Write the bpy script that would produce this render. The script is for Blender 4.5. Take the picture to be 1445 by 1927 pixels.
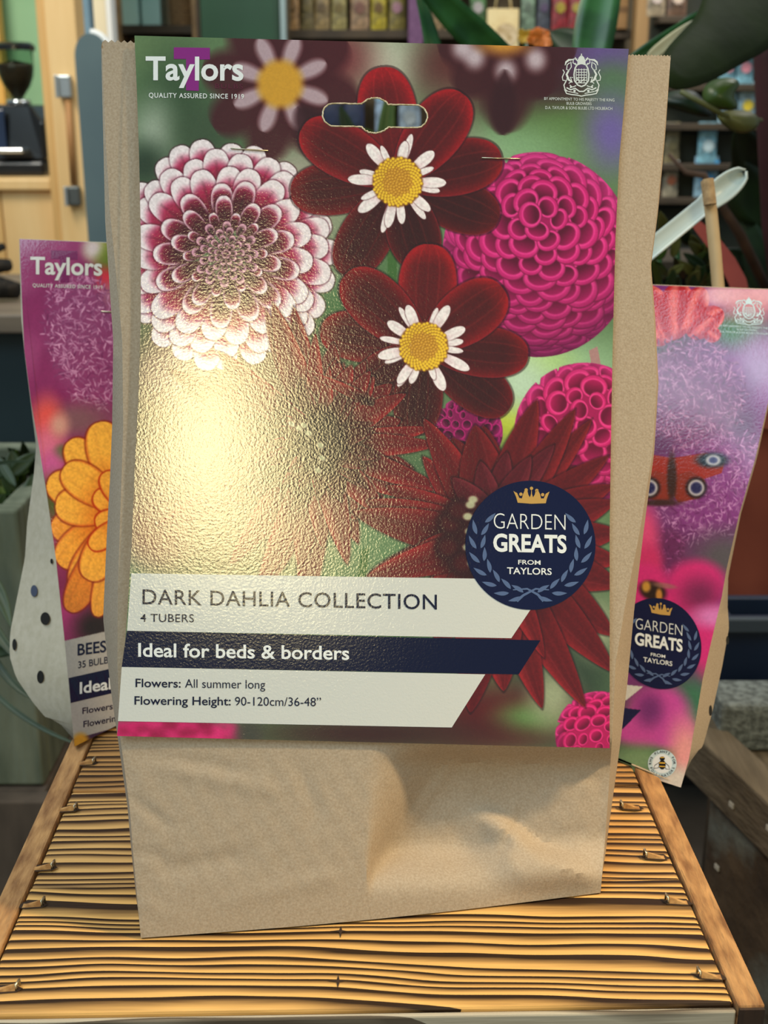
import bpy, bmesh, math, random
import numpy as np
from mathutils import Vector
for o in list(bpy.data.objects): bpy.data.objects.remove(o)
SC = bpy.context.scene; COL = SC.collection
rnd = random.Random(7); RNG = np.random.default_rng(11)
# ------------------------------------------------------------------ camera
W, H, F = 1445, 1927, 2266.0
PITCH = math.radians(18.0); CP, SP = math.cos(PITCH), math.sin(PITCH)
TOP = 0.95                                   # height of the crate lid
CAM = np.array([0.0, 0.0, TOP + 0.322])
def P(px, py, d):
    """pixel direction + distance along the optical axis -> world point"""
    px = np.asarray(px, float); py = np.asarray(py, float); d = np.asarray(d, float)
    u = (px - W/2)/F*d; v = -(py - H/2)/F*d
    return np.stack(np.broadcast_arrays(u, d*CP + v*SP, CAM[2] - d*SP + v*CP), -1)
def dir_(px, py): return P(px, py, 1.0) - CAM
def AtZ(px, py, z):
    r = dir_(px, py); return CAM + r*((z - CAM[2])/r[2])
def AtY(px, py, y):
    r = dir_(px, py); return CAM + r*(y/r[1])
def depthZ(px, py, z):                        # optical depth where the ray meets a height
    px = np.asarray(px, float); py = np.asarray(py, float)
    return (z - CAM[2])/(-SP - (py - H/2)/F*CP)
cd = bpy.data.cameras.new('camera'); cam = bpy.data.objects.new('camera', cd); COL.objects.link(cam)
cam.location = CAM; cam.rotation_euler = (math.radians(90) - PITCH, 0, 0)
cd.sensor_fit = 'HORIZONTAL'; cd.sensor_width = 36; cd.lens = 36*F/W; cd.clip_start = 0.02
cd.dof.use_dof = True; cd.dof.focus_distance = 0.52; cd.dof.aperture_fstop = 21
SC.camera = cam
def sstep(a, b, x):
    t = np.clip((np.asarray(x, float) - a)/(b - a), 0, 1); return t*t*(3 - 2*t)
# front surface of the big bag, as optical depth over the picture
def D_main(px, py):
    px = np.asarray(px, float); py = np.asarray(py, float)
    return (0.4987 + (px - 265)*3.39e-5 + 0.0005*np.sin(px/150 + py/260) + 0.0004*np.sin(py/170 - px/400)
            + 0.0012*((px-700)/460)**2)
def D_card(px, py): return D_main(px, py) - 0.0022 - 0.0015*sstep(900, 1400, py)
def D_left(px, py):
    px = np.asarray(px, float); py = np.asarray(py, float); t = np.clip((py - 450)/955, 0, 1.05)
    return 0.715 - 0.069*t + (px - 140)*(0.00003 + 0.00026*t) + 0.006*np.sin(t*math.pi)
def D_right(px, py):
    px = np.asarray(px, float); py = np.asarray(py, float); t = np.clip((py - 545)/942, 0, 1.05)
    return 0.715 - 0.104*t + (1280 - px)*(0.00007 + 0.00011*t) + 0.004*np.sin(t*math.pi)
def mirror(Df, px, py, dist):
    """where a lamp must hang to be mirrored by surface Df at that spot"""
    a = P(px, py, Df(px, py)); b = P(px + 15, py, Df(px + 15, py)); c = P(px, py + 15, Df(px, py + 15))
    n = np.cross(b - a, c - a); n /= np.linalg.norm(n)
    d = a - CAM; d /= np.linalg.norm(d)
    r = d - 2*np.dot(d, n)*n
    return a, a + r*dist
# ------------------------------------------------------------------ light
wd = bpy.data.worlds.new('shop_ambience'); SC.world = wd; wd.use_nodes = True
bgn = wd.node_tree.nodes['Background']; bgn.inputs[0].default_value = (0.78, 0.93, 1.0, 1); bgn.inputs[1].default_value = 0.27
def area(name, loc, target, size, power, color, sy=None, shape='ELLIPSE', spread=180):
    l = bpy.data.lights.new(name, 'AREA'); l.shape = shape; l.size = size; l.size_y = sy or size
    l.energy = power; l.color = color; l.spread = math.radians(spread)
    o = bpy.data.objects.new(name, l); COL.objects.link(o); o.location = loc
    o.rotation_euler = (Vector(target) - Vector(loc)).to_track_quat('-Z', 'Y').to_euler()
    return o
t_, l_ = mirror(D_card, 385, 825, 1.75)
area('warm_shop_lamp', l_, t_, 0.31, 8.4, (1.0, 0.83, 0.42), 0.50)
t_, l_ = mirror(D_right, 1400, 690, 2.2)
area('window_daylight_right', l_, t_, 0.20, 1.6, (0.55, 0.80, 1.0), 0.5)
area('daylight_overhead', (-1.2, -0.6, 3.2), (0, .5, 1.0), 1.6, 36, (0.68, 0.89, 1.0))
area('warm_spot_right', (0.95, 0.42, 2.10), (0.24, 0.47, 1.10), 0.12, 1.5, (1.0, 0.74, 0.40), spread=46)
area('shop_light_back', (-1.2, 1.3, 2.9), (-0.9, 2.9, 1.0), 0.8, 34, (1.0, 0.93, 0.80))
area('packet_fill_light', (0.95, 2.15, 2.3), (0.85, 2.6, 1.40), 0.4, 9, (1.0, 0.97, 0.92))  # fill light added to brighten the right-hand packets
area('shop_light_far', (0.6, 2.0, 2.9), (0.3, 3.8, 1.3), 0.8, 14, (1.0, 0.95, 0.86))
vs = SC.view_settings; vs.view_transform = 'Standard'; vs.look = 'None'; vs.gamma = 1; vs.exposure = 0.0; vs.use_curve_mapping = False
SC.cycles.use_denoising = True
# ------------------------------------------------------------------ helpers
def lin(c):
    c = np.asarray(c, float)/255.0
    return np.where(c <= 0.04045, c/12.92, ((c + 0.055)/1.055)**2.4)
def rgba(c): return tuple(lin(c)) + (1.0,)
def M(name, c1, c2=None, scale=20, stretch=(1, 1, 1), rough=0.6, bump=0.0, bscale=None, detail=5, lo=0.35, hi=0.65,
      metal=0.0, spec=0.5, attr=None, trans=0.0, coat=0.0):
    m = bpy.data.materials.new(name); m.use_nodes = True; nt = m.node_tree; N = nt.nodes; L = nt.links
    b = N['Principled BSDF']; b.inputs['Roughness'].default_value = rough; b.inputs['Metallic'].default_value = metal
    b.inputs['Specular IOR Level'].default_value = spec; b.inputs['Transmission Weight'].default_value = trans
    b.inputs['Coat Weight'].default_value = coat
    tc = N.new('ShaderNodeTexCoord'); mp = N.new('ShaderNodeMapping'); mp.inputs['Scale'].default_value = stretch
    L.new(tc.outputs['Object'], mp.inputs[0])
    if attr:
        a = N.new('ShaderNodeVertexColor'); a.layer_name = attr; L.new(a.outputs['Color'], b.inputs['Base Color'])
    elif c2 is None: b.inputs['Base Color'].default_value = rgba(c1)
    else:
        n = N.new('ShaderNodeTexNoise'); n.inputs['Scale'].default_value = scale; n.inputs['Detail'].default_value = detail
        L.new(mp.outputs[0], n.inputs['Vector'])
        r = N.new('ShaderNodeValToRGB'); r.color_ramp.elements[0].position = lo; r.color_ramp.elements[1].position = hi
        r.color_ramp.elements[0].color = rgba(c1); r.color_ramp.elements[1].color = rgba(c2)
        L.new(n.outputs['Fac'], r.inputs[0]); L.new(r.outputs[0], b.inputs['Base Color'])
    if bump:
        n2 = N.new('ShaderNodeTexNoise'); n2.inputs['Scale'].default_value = bscale or scale; n2.inputs['Detail'].default_value = 4
        L.new(mp.outputs[0], n2.inputs['Vector'])
        bp = N.new('ShaderNodeBump'); bp.inputs['Strength'].default_value = 1.0; bp.inputs['Distance'].default_value = bump
        L.new(n2.outputs['Fac'], bp.inputs['Height']); L.new(bp.outputs[0], b.inputs['Normal'])
    return m
def burnt(name, light, dark, freq, seed, warp=0.006, rot=0.0, lo=0.42, hi=0.62, rough=0.55):
    """scorched softwood: dark growth rings running along X over pale wood"""
    m = bpy.data.materials.new(name); m.use_nodes = True; nt = m.node_tree; N = nt.nodes; L = nt.links
    b = N['Principled BSDF']; b.inputs['Roughness'].default_value = rough; b.inputs['Specular IOR Level'].default_value = 0.3
    def nd(t, **k):
        n = N.new(t)
        for a, v in k.items(): setattr(n, a, v)
        return n
    def noise(vec, sc, det=3):
        n = nd('ShaderNodeTexNoise'); n.inputs['Scale'].default_value = sc; n.inputs['Detail'].default_value = det
        L.new(vec, n.inputs['Vector']); return n.outputs['Fac']
    def mth(op, a, c, d=None):
        n = nd('ShaderNodeMath', operation=op)
        for i, v in enumerate([a, c, d]):
            if v is None: continue
            if isinstance(v, (int, float)): n.inputs[i].default_value = v
            else: L.new(v, n.inputs[i])
        return n.outputs[0]
    tc = nd('ShaderNodeTexCoord'); mp = nd('ShaderNodeMapping'); mp.inputs['Location'].default_value = (seed*.37, seed*.211, seed*.1)
    mp.inputs['Rotation'].default_value = (0, 0, rot)
    L.new(tc.outputs['Object'], mp.inputs[0])
    mpl = nd('ShaderNodeMapping'); mpl.inputs['Scale'].default_value = (0.32, 1, 1); L.new(mp.outputs[0], mpl.inputs[0])
    sx = nd('ShaderNodeSeparateXYZ'); L.new(mp.outputs[0], sx.inputs[0])
    w1 = noise(mpl.outputs[0], 16, 2); mps = nd('ShaderNodeMapping'); mps.inputs['Scale'].default_value = (0.14, 1, 1); L.new(mp.outputs[0], mps.inputs[0]); w2 = noise(mps.outputs[0], 60, 2)
    y = mth('ADD', sx.outputs['Y'], mth('MULTIPLY', mth('SUBTRACT', w1, 0.5), warp*6))
    y = mth('ADD', y, mth('MULTIPLY', mth('SUBTRACT', w2, 0.5), warp*0.5))
    # uneven ring spacing: slow noise over y only
    cy = nd('ShaderNodeCombineXYZ'); L.new(mth('MULTIPLY', y, 1.0), cy.inputs[1])
    sp = noise(cy.outputs[0], 45, 1)
    ph = mth('ADD', mth('MULTIPLY', y, freq), mth('MULTIPLY', sp, 3.5))
    saw = mth('FRACT', ph, 0)
    tri = mth('POWER', saw, 1.5)
    st = nd('ShaderNodeMapping'); st.inputs['Scale'].default_value = (0.05, 1, 1); L.new(mp.outputs[0], st.inputs[0])
    fine = noise(st.outputs[0], 420, 3)
    v = mth('ADD', tri, mth('MULTIPLY', mth('SUBTRACT', fine, 0.5), 0.4))
    pt = noise(mps.outputs[0], 34, 3)
    v = mth('ADD', v, mth('MULTIPLY', mth('SUBTRACT', pt, 0.5), 0.5))
    r = nd('ShaderNodeValToRGB'); e = r.color_ramp.elements
    e[0].position = lo; e[0].color = rgba(light); e[1].position = hi + 0.2; e[1].color = rgba(dark)
    k = e.new(hi); k.color = rgba([light[i]*.5 + dark[i]*.5 for i in range(3)])
    L.new(v, r.inputs[0]); L.new(r.outputs[0], b.inputs['Base Color'])
    bp = nd('ShaderNodeBump'); bp.inputs['Strength'].default_value = 0.9; bp.inputs['Distance'].default_value = 0.0012
    inv = mth('SUBTRACT', 1.0, v); L.new(inv, bp.inputs['Height']); L.new(bp.outputs[0], b.inputs['Normal'])
    return m
def tag(o, label=None, cat=None, group=None, kind=None):
    if label: o['label'] = label
    if cat: o['category'] = cat
    if group: o['group'] = group
    if kind: o['kind'] = kind
    return o
def thing(name, loc, label, cat, group=None):
    o = bpy.data.objects.new(name, None); COL.objects.link(o); o.location = tuple(loc); o.empty_display_size = 0.02
    return tag(o, label, cat, group)
def base_of(parent):
    v = Vector((0, 0, 0))
    while parent: v += Vector(parent.location); parent = parent.parent
    return v
def obj(name, verts, faces, mat, parent=None, smooth=False, loc=None, sharp=None, bevel=0):
    """world-space verts -> one mesh object; its origin is its parent's base, or loc"""
    off = base_of(parent)
    if parent is None and loc is not None: off = Vector(loc)
    me = bpy.data.meshes.new(name)
    me.from_pydata([tuple(float(c) - off[i] for i, c in enumerate(v)) for v in verts], [], faces)
    me.materials.append(mat)
    o = bpy.data.objects.new(name, me); COL.objects.link(o)
    if parent: o.parent = parent
    elif loc is not None: o.location = off
    if smooth:
        me.shade_smooth()
        if sharp: me.set_sharp_from_angle(angle=math.radians(sharp))
    if bevel:
        bv = o.modifiers.new('bevel', 'BEVEL'); bv.width = bevel; bv.segments = 2
    return o
def box_vf(x0, x1, y0, y1, z0, z1):
    v = [(x, y, z) for x in (x0, x1) for y in (y0, y1) for z in (z0, z1)]
    f = [(0, 1, 3, 2), (4, 6, 7, 5), (0, 4, 5, 1), (2, 3, 7, 6), (0, 2, 6, 4), (1, 5, 7, 3)]
    return v, f
def rot_vf(vf, c, ang):
    ca, sa = math.cos(ang), math.sin(ang)
    return [(c[0] + (x - c[0])*ca - (y - c[1])*sa, c[1] + (x - c[0])*sa + (y - c[1])*ca, z) for x, y, z in vf[0]], vf[1]
def join(*vfs):
    V, Fc = [], []
    for v, f in vfs:
        n = len(V); V += [tuple(p) for p in v]; Fc += [tuple(i + n for i in q) for q in f]
    return V, Fc
def box(name, mat, parent, x0, x1, y0, y1, z0, z1, bevel=0.001, ang=0, c=None, loc=None):
    vf = box_vf(x0, x1, y0, y1, z0, z1)
    if ang: vf = rot_vf(vf, c or ((x0 + x1)/2, (y0 + y1)/2), ang)
    return obj(name, vf[0], vf[1], mat, parent, bevel=bevel, loc=loc)
def tube_vf(pts, r, seg=8, caps=True):
    pts = [Vector([float(c) for c in p]) for p in pts]; n = len(pts); V = []; Fc = []
    rr = r if isinstance(r, (list, tuple)) else [r]*n
    up = Vector((0.31, 0.2, 0.93))
    for i, p in enumerate(pts):
        t = (pts[min(i + 1, n - 1)] - pts[max(i - 1, 0)]).normalized()
        a = t.cross(up)
        if a.length < 1e-3: a = t.cross(Vector((1, 0, 0)))
        a.normalize(); b = t.cross(a)
        for k in range(seg):
            g = 2*math.pi*k/seg; V.append(p + (a*math.cos(g) + b*math.sin(g))*rr[i])
    for i in range(n - 1):
        for k in range(seg):
            k2 = (k + 1) % seg; Fc.append((i*seg + k, i*seg + k2, (i + 1)*seg + k2, (i + 1)*seg + k))
    if caps: Fc.append(tuple(range(seg))[::-1]); Fc.append(tuple((n - 1)*seg + k for k in range(seg)))
    return [tuple(v) for v in V], Fc
def lathe_vf(c, prof, seg=32):
    V, Fc = [], []
    for r, z in prof:
        for k in range(seg):
            g = 2*math.pi*k/seg; V.append((c[0] + r*math.cos(g), c[1] + r*math.sin(g), c[2] + z))
    for i in range(len(prof) - 1):
        for k in range(seg):
            k2 = (k + 1) % seg; Fc.append((i*seg + k, i*seg + k2, (i + 1)*seg + k2, (i + 1)*seg + k))
    return V, Fc
def interp(keys, y):
    ks = sorted(keys, key=lambda k: k[1]); return np.interp(y, [k[1] for k in ks], [k[0] for k in ks])
def leaf_vf(b, t, w, sag=0.0, fold=0.25, a=0.6, e=0.8, n=14, roll=0.0, ctrl=None, thick=0.0008):
    """leaf from b to t (world), full width w, arched by sag, folded on its midrib"""
    b = Vector([float(c) for c in b]); t = Vector([float(c) for c in t])
    m = Vector([float(c) for c in ctrl]) if ctrl is not None else (b + t)/2 + Vector((0, 0, sag))
    V, Fc = [], []; mx = (a/(a + e))**a*(e/(a + e))**e
    for layer in (0, 1):
        for i in range(n + 1):
            s = i/n; p = b*(1 - s)**2 + m*2*s*(1 - s) + t*s*s
            tg = ((m - b)*(1 - s) + (t - m)*s).normalized()
            vd = (Vector(CAM) - p).normalized(); sd = tg.cross(vd).normalized(); nn = sd.cross(tg).normalized()
            sd2 = sd*math.cos(roll) + nn*math.sin(roll); nn2 = nn*math.cos(roll) - sd*math.sin(roll)
            ss = min(max(s, 0.004), 0.996); hw = w/2*(ss**a*(1 - ss)**e)/mx
            for q in (-1, -0.5, 0, 0.5, 1):
                V.append(tuple(p + sd2*hw*q + nn2*(fold*hw*abs(q) - (thick if layer else 0))))
    N_ = (n + 1)*5
    for i in range(n):
        for k in range(4):
            q = (i*5 + k, i*5 + k + 1, (i + 1)*5 + k + 1, (i + 1)*5 + k)
            Fc.append(q); Fc.append(tuple(N_ + x for x in q[::-1]))
        Fc.append((i*5, (i + 1)*5, N_ + (i + 1)*5, N_ + i*5)); Fc.append((i*5 + 4, N_ + i*5 + 4, N_ + (i + 1)*5 + 4, (i + 1)*5 + 4))
    return V, Fc
# ------------------------------------------------------------------ printing: a small painter for the cards' pictures
class Art:
    def __init__(s, x0, y0, x1, y1, base):
        s.x0, s.y0, s.w, s.h = x0, y0, x1 - x0, y1 - y0
        s.a = np.ones((s.h, s.w, 3))*np.asarray(base, float)
        s.n1 = s.noise(3); s.n2 = s.noise(24)
    def noise(s, cell):
        gh, gw = s.h//cell + 3, s.w//cell + 3
        g = RNG.random((gh, gw)); yy = np.arange(s.h)/cell; xx = np.arange(s.w)/cell
        yi = yy.astype(int); xi = xx.astype(int); fy = (yy - yi)[:, None]; fx = (xx - xi)[None]
        fy = fy*fy*(3 - 2*fy); fx = fx*fx*(3 - 2*fx)
        A, B = g[yi][:, xi], g[yi][:, xi + 1]; C, D = g[yi + 1][:, xi], g[yi + 1][:, xi + 1]
        return (A*(1 - fx) + B*fx)*(1 - fy) + (C*(1 - fx) + D*fx)*fy - 0.5
    def win(s, xa, ya, xb, yb):
        xa = int(max(s.x0, math.floor(xa))); ya = int(max(s.y0, math.floor(ya)))
        xb = int(min(s.x0 + s.w, math.ceil(xb))); yb = int(min(s.y0 + s.h, math.ceil(yb)))
        if xb <= xa or yb <= ya: return None
        X, Y = np.meshgrid(np.arange(xa, xb), np.arange(ya, yb))
        return slice(ya - s.y0, yb - s.y0), slice(xa - s.x0, xb - s.x0), X, Y
    def put(s, wn, al, col):
        sl = s.a[wn[0], wn[1]]; al = al[..., None]
        s.a[wn[0], wn[1]] = sl*(1 - al) + np.asarray(col, float)*al
    def blob(s, cx, cy, rx, ry, col, soft=0.8, op=1.0, rot=0.0):
        R = max(rx, ry)*(1 + soft); wn = s.win(cx - R, cy - R, cx + R, cy + R)
        if not wn: return
        c, n = math.cos(math.radians(rot)), math.sin(math.radians(rot)); dx, dy = wn[2] - cx, wn[3] - cy
        q = np.hypot((dx*c + dy*n)/rx, (-dx*n + dy*c)/ry)
        s.put(wn, (1 - sstep(1 - soft, 1 + soft, q))*op, col)
    def petal(s, x, y, ang, L, Wd, a, b, col, aa=1.1, op=1.0, bend=0.0):
        an = math.radians(ang); c, n = math.cos(an), math.sin(an); R = Wd + 3 + abs(bend)*L
        ex, ey = x + c*L, y + n*L
        wn = s.win(min(x, ex) - R, min(y, ey) - R, max(x, ex) + R, max(y, ey) + R)
        if not wn: return
        dx, dy = wn[2] - x, wn[3] - y; sl = (dx*c + dy*n)/L; tr = -dx*n + dy*c + bend*L*(sl*sl)
        ss = np.clip(sl, 1e-4, 1 - 1e-4); mx = (a/(a + b))**a*(b/(a + b))**b
        hw = Wd*(ss**a)*((1 - ss)**b)/mx
        al = np.clip((hw - np.abs(tr))/aa + 0.5, 0, 1)*(sl > 0)*(sl < 1)*op
        t = np.clip(tr/np.maximum(hw, 0.3), -1, 1)
        k = col(ss, t) if callable(col) else np.asarray(col, float)
        if callable(col): k = k*(1 + 0.10*s.n1[wn[0], wn[1]][..., None])
        s.put(wn, al, k)
    def poly(s, pts, col, aa=0.5):
        xs = [p[0] for p in pts]; ys = [p[1] for p in pts]; wn = s.win(min(xs) - 1, min(ys) - 1, max(xs) + 2, max(ys) + 2)
        if not wn: return
        ins = np.zeros(wn[2].shape, bool)
        for (xa, ya), (xb, yb) in zip(pts, pts[1:] + pts[:1]):
            cnd = (ya > wn[3]) != (yb > wn[3])
            ins ^= cnd & (wn[2] < (xb - xa)*(wn[3] - ya)/((yb - ya) or 1e-9) + xa)
        s.put(wn, ins.astype(float), col)
    def sample(s, px, py):
        x = np.clip(px - s.x0, 0, s.w - 1.001); y = np.clip(py - s.y0, 0, s.h - 1.001)
        xi, yi = x.astype(int), y.astype(int); fx, fy = (x - xi)[..., None], (y - yi)[..., None]
        a = s.a; return (a[yi, xi]*(1-fx) + a[yi, xi+1]*fx)*(1-fy) + (a[yi+1, xi]*(1-fx) + a[yi+1, xi+1]*fx)*fy
def mixc(c0, c1, f): f = np.asarray(f)[..., None]; return np.asarray(c0, float)*(1 - f) + np.asarray(c1, float)*f
def arr(c): return np.asarray(c, float)
def collarette(A, cx, cy, tips, r):
    order = sorted(range(len(tips)), key=lambda i: -i % 3)
    for i in order:
        tx, ty, wd, red = tips[i]; dx, dy = tx - cx, ty - cy; L = math.hypot(dx, dy)*1.03; ang = math.degrees(math.atan2(dy, dx))
        def col(s, t, red=red):
            e = np.clip(0.04 + 0.8*np.abs(t)**3 + 0.5*sstep(.75, 1, s), 0, 1)*(0.25 + 0.8*red)
            c = mixc(arr((50, 15, 13)), arr((160, 18, 24)), np.clip(e + 0.42*red*red, 0, 1))
            vein = np.exp(-((np.abs(t) - 0.33 - 0.1*s)/0.035)**2)*0.28 + np.exp(-(t/0.03)**2)*0.2
            c = c + vein[..., None]*arr((70, 22, 22))
            c = c*(1 - 0.45*np.exp(-(s/0.22)**2))[..., None]
            rim = np.clip((np.abs(t) - 0.93)/0.07, 0, 1)
            return mixc(c, arr((132, 30, 40)), rim*0.7)
        A.petal(cx, cy, ang, L + 4, wd + 2.5, .62, .42, (34, 6, 10), aa=3, op=.55)
        A.petal(cx, cy, ang, L, wd, .62, .42, col)
    angs = [math.degrees(math.atan2(t[1] - cy, t[0] - cx)) for t in tips]; angs.sort()
    for i, g in enumerate(angs):
        h = angs[(i + 1) % len(angs)] + (360 if i == len(angs) - 1 else 0)
        mid = (g + h)/2
        for k, (da, l, w) in enumerate(rnd.choice([((-9, .98, 6), (6, 1.08, 10)), ((9, .9, 7), (-4, 1.1, 10)), ((-8, .95, 8), (8, 1.12, 7), (0, 1.0, 9)), ((-5, 1.08, 11), (11, .86, 6))])):
            jl = l*(r + 38 + rnd.uniform(-6, 8)); ja = mid + da + rnd.uniform(-6, 6)
            def wc(s, t): return mixc(arr((222, 186, 200)), arr((240, 234, 240)), np.clip(sstep(.3, .75, s) - .25*np.exp(-((t-.3)/.2)**2), 0, 1))
            A.petal(cx, cy, ja, jl + 1.5, w + 1.2, 1.5, .55, (70, 20, 30), aa=2, op=.6)
            A.petal(cx, cy, ja, jl, w, 1.5, .55, wc)
    A.blob(cx, cy, r*1.05, r*1.05, (120, 70, 12), .06)
    A.blob(cx, cy, r*.97, r*.97, (196, 140, 30), .06)
    for k in range(210):
        q = math.sqrt(k/210)*r*1.02; th = k*2.39996; x, y = cx + q*math.cos(th), cy + q*math.sin(th)
        o = q > r*.62; sz = 3.3 if o else 2.6
        A.blob(x + .8, y + 1, sz, sz, (140, 88, 12), .4, .8)
        A.blob(x, y, sz*.85, sz*.85, (250, 208, 52) if o else (224, 170, 56), .4, .95)
def ball(A, cx, cy, R, tilt, rim, mid, deep, n=230, cell=1.0, ecc=1.0, low=(120, 14, 86)):
    ax = np.array([tilt[0], tilt[1], math.sqrt(max(0.01, 1 - tilt[0]**2 - tilt[1]**2))])
    e1 = np.cross(ax, [0, 1, 0]); e1 /= np.linalg.norm(e1); e2 = np.cross(ax, e1)
    A.blob(cx, cy, R*ecc, R, [c*.85 for c in mid], .03)
    L = []
    for k in range(n):
        th = math.sqrt((k + .6)/n)*1.95; ph = k*2.39996 + rnd.uniform(-.08, .08)
        p = ax*math.cos(th) + (e1*math.cos(ph) + e2*math.sin(ph))*math.sin(th)
        if p[2] < .06: continue
        q = ax*math.cos(th + .06) + (e1*math.cos(ph) + e2*math.sin(ph))*math.sin(th + .06)
        L.append((th, p, q - p))
    L.sort(key=lambda z: -z[0])
    for th, p, d in L:
        x, y = cx + p[0]*R*ecc, cy + p[1]*R; an = math.atan2(d[1], d[0]); fs = math.hypot(d[0], d[1])/.06
        w = R*cell*(.105 + .055*min(th/1.2, 1))*rnd.uniform(.84, 1.2); h = w*(.45 + .5*min(fs, 1))*rnd.uniform(.8, 1.1); an += rnd.uniform(-.16, .16)
        c, s = math.cos(an), math.sin(an); wn = A.win(x - w*1.6, y - w*1.6, x + w*1.6, y + w*1.6)
        if not wn: continue
        dx, dy = wn[2] - x, wn[3] - y; v = (dx*c + dy*s)/h; u = (-dx*s + dy*c)/w
        q = np.hypot(u, v); al = np.clip((1.18 - q)*w/1.6, 0, 1)
        mo = np.hypot(u/.87, (v + .12)/.84)                      # the mouth of the rolled petal
        ins = 1 - sstep(.86, 1.04, mo)
        dk = np.clip(.66 - .7*v, 0, 1)
        shade = np.clip(.5 + .5*(-p[1]*.7 + p[2]*.5) + .25, .0, 1)
        lowm = mixc(arr(low), arr(mid), np.full_like(v, shade))
        inside = mixc(lowm, arr(deep), dk)
        outer = mixc(arr(rim), lowm, np.clip((v - .1)*.8, 0, .75))
        outer = outer*(.52 + .48*shade)
        col = outer*(1 - ins[..., None]) + inside*ins[..., None]
        edge = np.exp(-((mo - 1.0)/.10)**2)*.55
        col = mixc(col, arr([min(255, k*1.12 + 18) for k in rim])*(.6 + .4*shade), edge)
        col = mixc(col, arr(deep)*.8, np.clip((q - 1.0)/.18, 0, 1)*.75)
        rr = np.hypot((wn[2] - cx)/(R*ecc), (wn[3] - cy)/R); al = al*np.clip((1.075 - rr)*R/1.5, 0, 1)
        col = mixc(col, arr((196, 70, 150)) if p[1] < 0 else arr((92, 10, 72)), np.clip((rr - .84)/.22, 0, 1)*.4)
        A.put(wn, al, col)
def spikes(A, cx, cy, tips, dark=(84, 12, 18), lite=(158, 30, 34), a=.34, b=.75, start=.12):
    for tx, ty, wd, red in tips:
        dx, dy = tx - cx, ty - cy; L = math.hypot(dx, dy); ang = math.degrees(math.atan2(dy, dx))
        def col(s, t, red=red):
            e = np.clip(np.abs(t + .2)**2*.75 + .2*np.exp(-((t + .25)/.12)**2), 0, 1)
            c = mixc(arr(dark), arr(lite), np.clip(e*(.35 + .9*red) + .25*red, 0, 1))
            c = c*(.42 + .58*sstep(.1, .55, s))[..., None]
            return c + (np.exp(-((t - .35)/.06)**2)*.18)[..., None]*arr((60, 35, 45))
        bx, by = cx + dx*start, cy + dy*start; bd = rnd.uniform(-.05, .05)
        A.petal(bx, by, ang, L*(1 - start) + 5, wd + 3, a, b, (28, 5, 8), aa=4, op=.5, bend=bd)
        A.petal(bx, by, ang, L*(1 - start), wd, a, b, col, bend=bd)
def fuzz(A, cx, cy, rx, ry, rot, n, base, lo, hi, L=15):
    A.blob(cx, cy, rx, ry, base, .35, .9, rot); c, s = math.cos(math.radians(rot)), math.sin(math.radians(rot))
    for k in range(n):
        q = math.sqrt(rnd.random())*1.1; th = rnd.uniform(0, 6.283); u, v = q*math.cos(th)*rx, q*math.sin(th)*ry
        f = rnd.random(); col = [lo[i]*(1 - f) + hi[i]*f for i in range(3)]
        A.petal(cx + u*c - v*s, cy + u*s + v*c, rnd.uniform(0, 360), rnd.uniform(.5, 1.2)*L, rnd.uniform(.7, 1.5), .5, .6, col, aa=1.0, op=.85)
# ---- the big card
A = Art(205, 50, 1195, 1420, (92, 122, 84))
for x, y, rx, ry, c in [(300, 90, 70, 40, (100, 126, 84)), (330, 210, 60, 110, (52, 78, 50)), (292, 255, 40, 60, (150, 166, 150)), (272, 310, 40, 40, (40, 60, 42)),
      (390, 250, 60, 60, (58, 80, 56)), (730, 120, 70, 70, (190, 198, 180)), (640, 110, 60, 60, (120, 60, 62)), (960, 120, 140, 80, (60, 22, 24)), (860, 130, 60, 60, (90, 42, 40)),
      (1050, 140, 60, 70, (58, 30, 34)), (1140, 105, 70, 40, (94, 76, 140)), (1150, 160, 40, 40, (78, 110, 82)), (1060, 240, 90, 40, (86, 118, 66)), (1150, 250, 45, 60, (104, 92, 160)),
      (950, 285, 110, 45, (126, 166, 124)), (840, 260, 50, 80, (120, 122, 100)), (880, 330, 60, 60, (150, 172, 146)), (660, 560, 90, 120, (70, 112, 66)), (560, 330, 60, 60, (156, 156, 140)),
      (600, 430, 60, 70, (170, 168, 150)), (640, 480, 60, 60, (120, 140, 110)), (850, 500, 70, 60, (110, 150, 106)), (1060, 700, 130, 60, (150, 188, 150)), (1010, 680, 60, 30, (170, 206, 130)),
      (960, 790, 60, 40, (180, 196, 60)), (980, 720, 50, 50, (186, 214, 190)), (700, 820, 90, 60, (84, 110, 72)), (760, 920, 60, 60, (70, 100, 70)), (720, 1030, 70, 50, (92, 128, 88)),
      (270, 1010, 50, 60, (150, 160, 140)), (300, 920, 70, 60, (130, 120, 100)), (1080, 1260, 80, 130, (50, 66, 50)), (1120, 1180, 40, 50, (150, 160, 130)), (1010, 1270, 40, 70, (60, 84, 66)),
      (920, 1350, 130, 60, (86, 22, 22)), (1000, 1350, 60, 26, (96, 130, 74)), (1040, 1310, 40, 50, (150, 160, 130)), (700, 1380, 200, 30, (60, 34, 28))]:
    A.blob(x, y, rx, ry, c, .9)
for x, y, rx, ry, c in ((420, 820, 170, 230, (92, 32, 26)), (330, 700, 70, 60, (150, 120, 110)), (300, 1000, 60, 60, (120, 70, 56))): A.blob(x, y, rx, ry, c, .7, .9)
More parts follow.
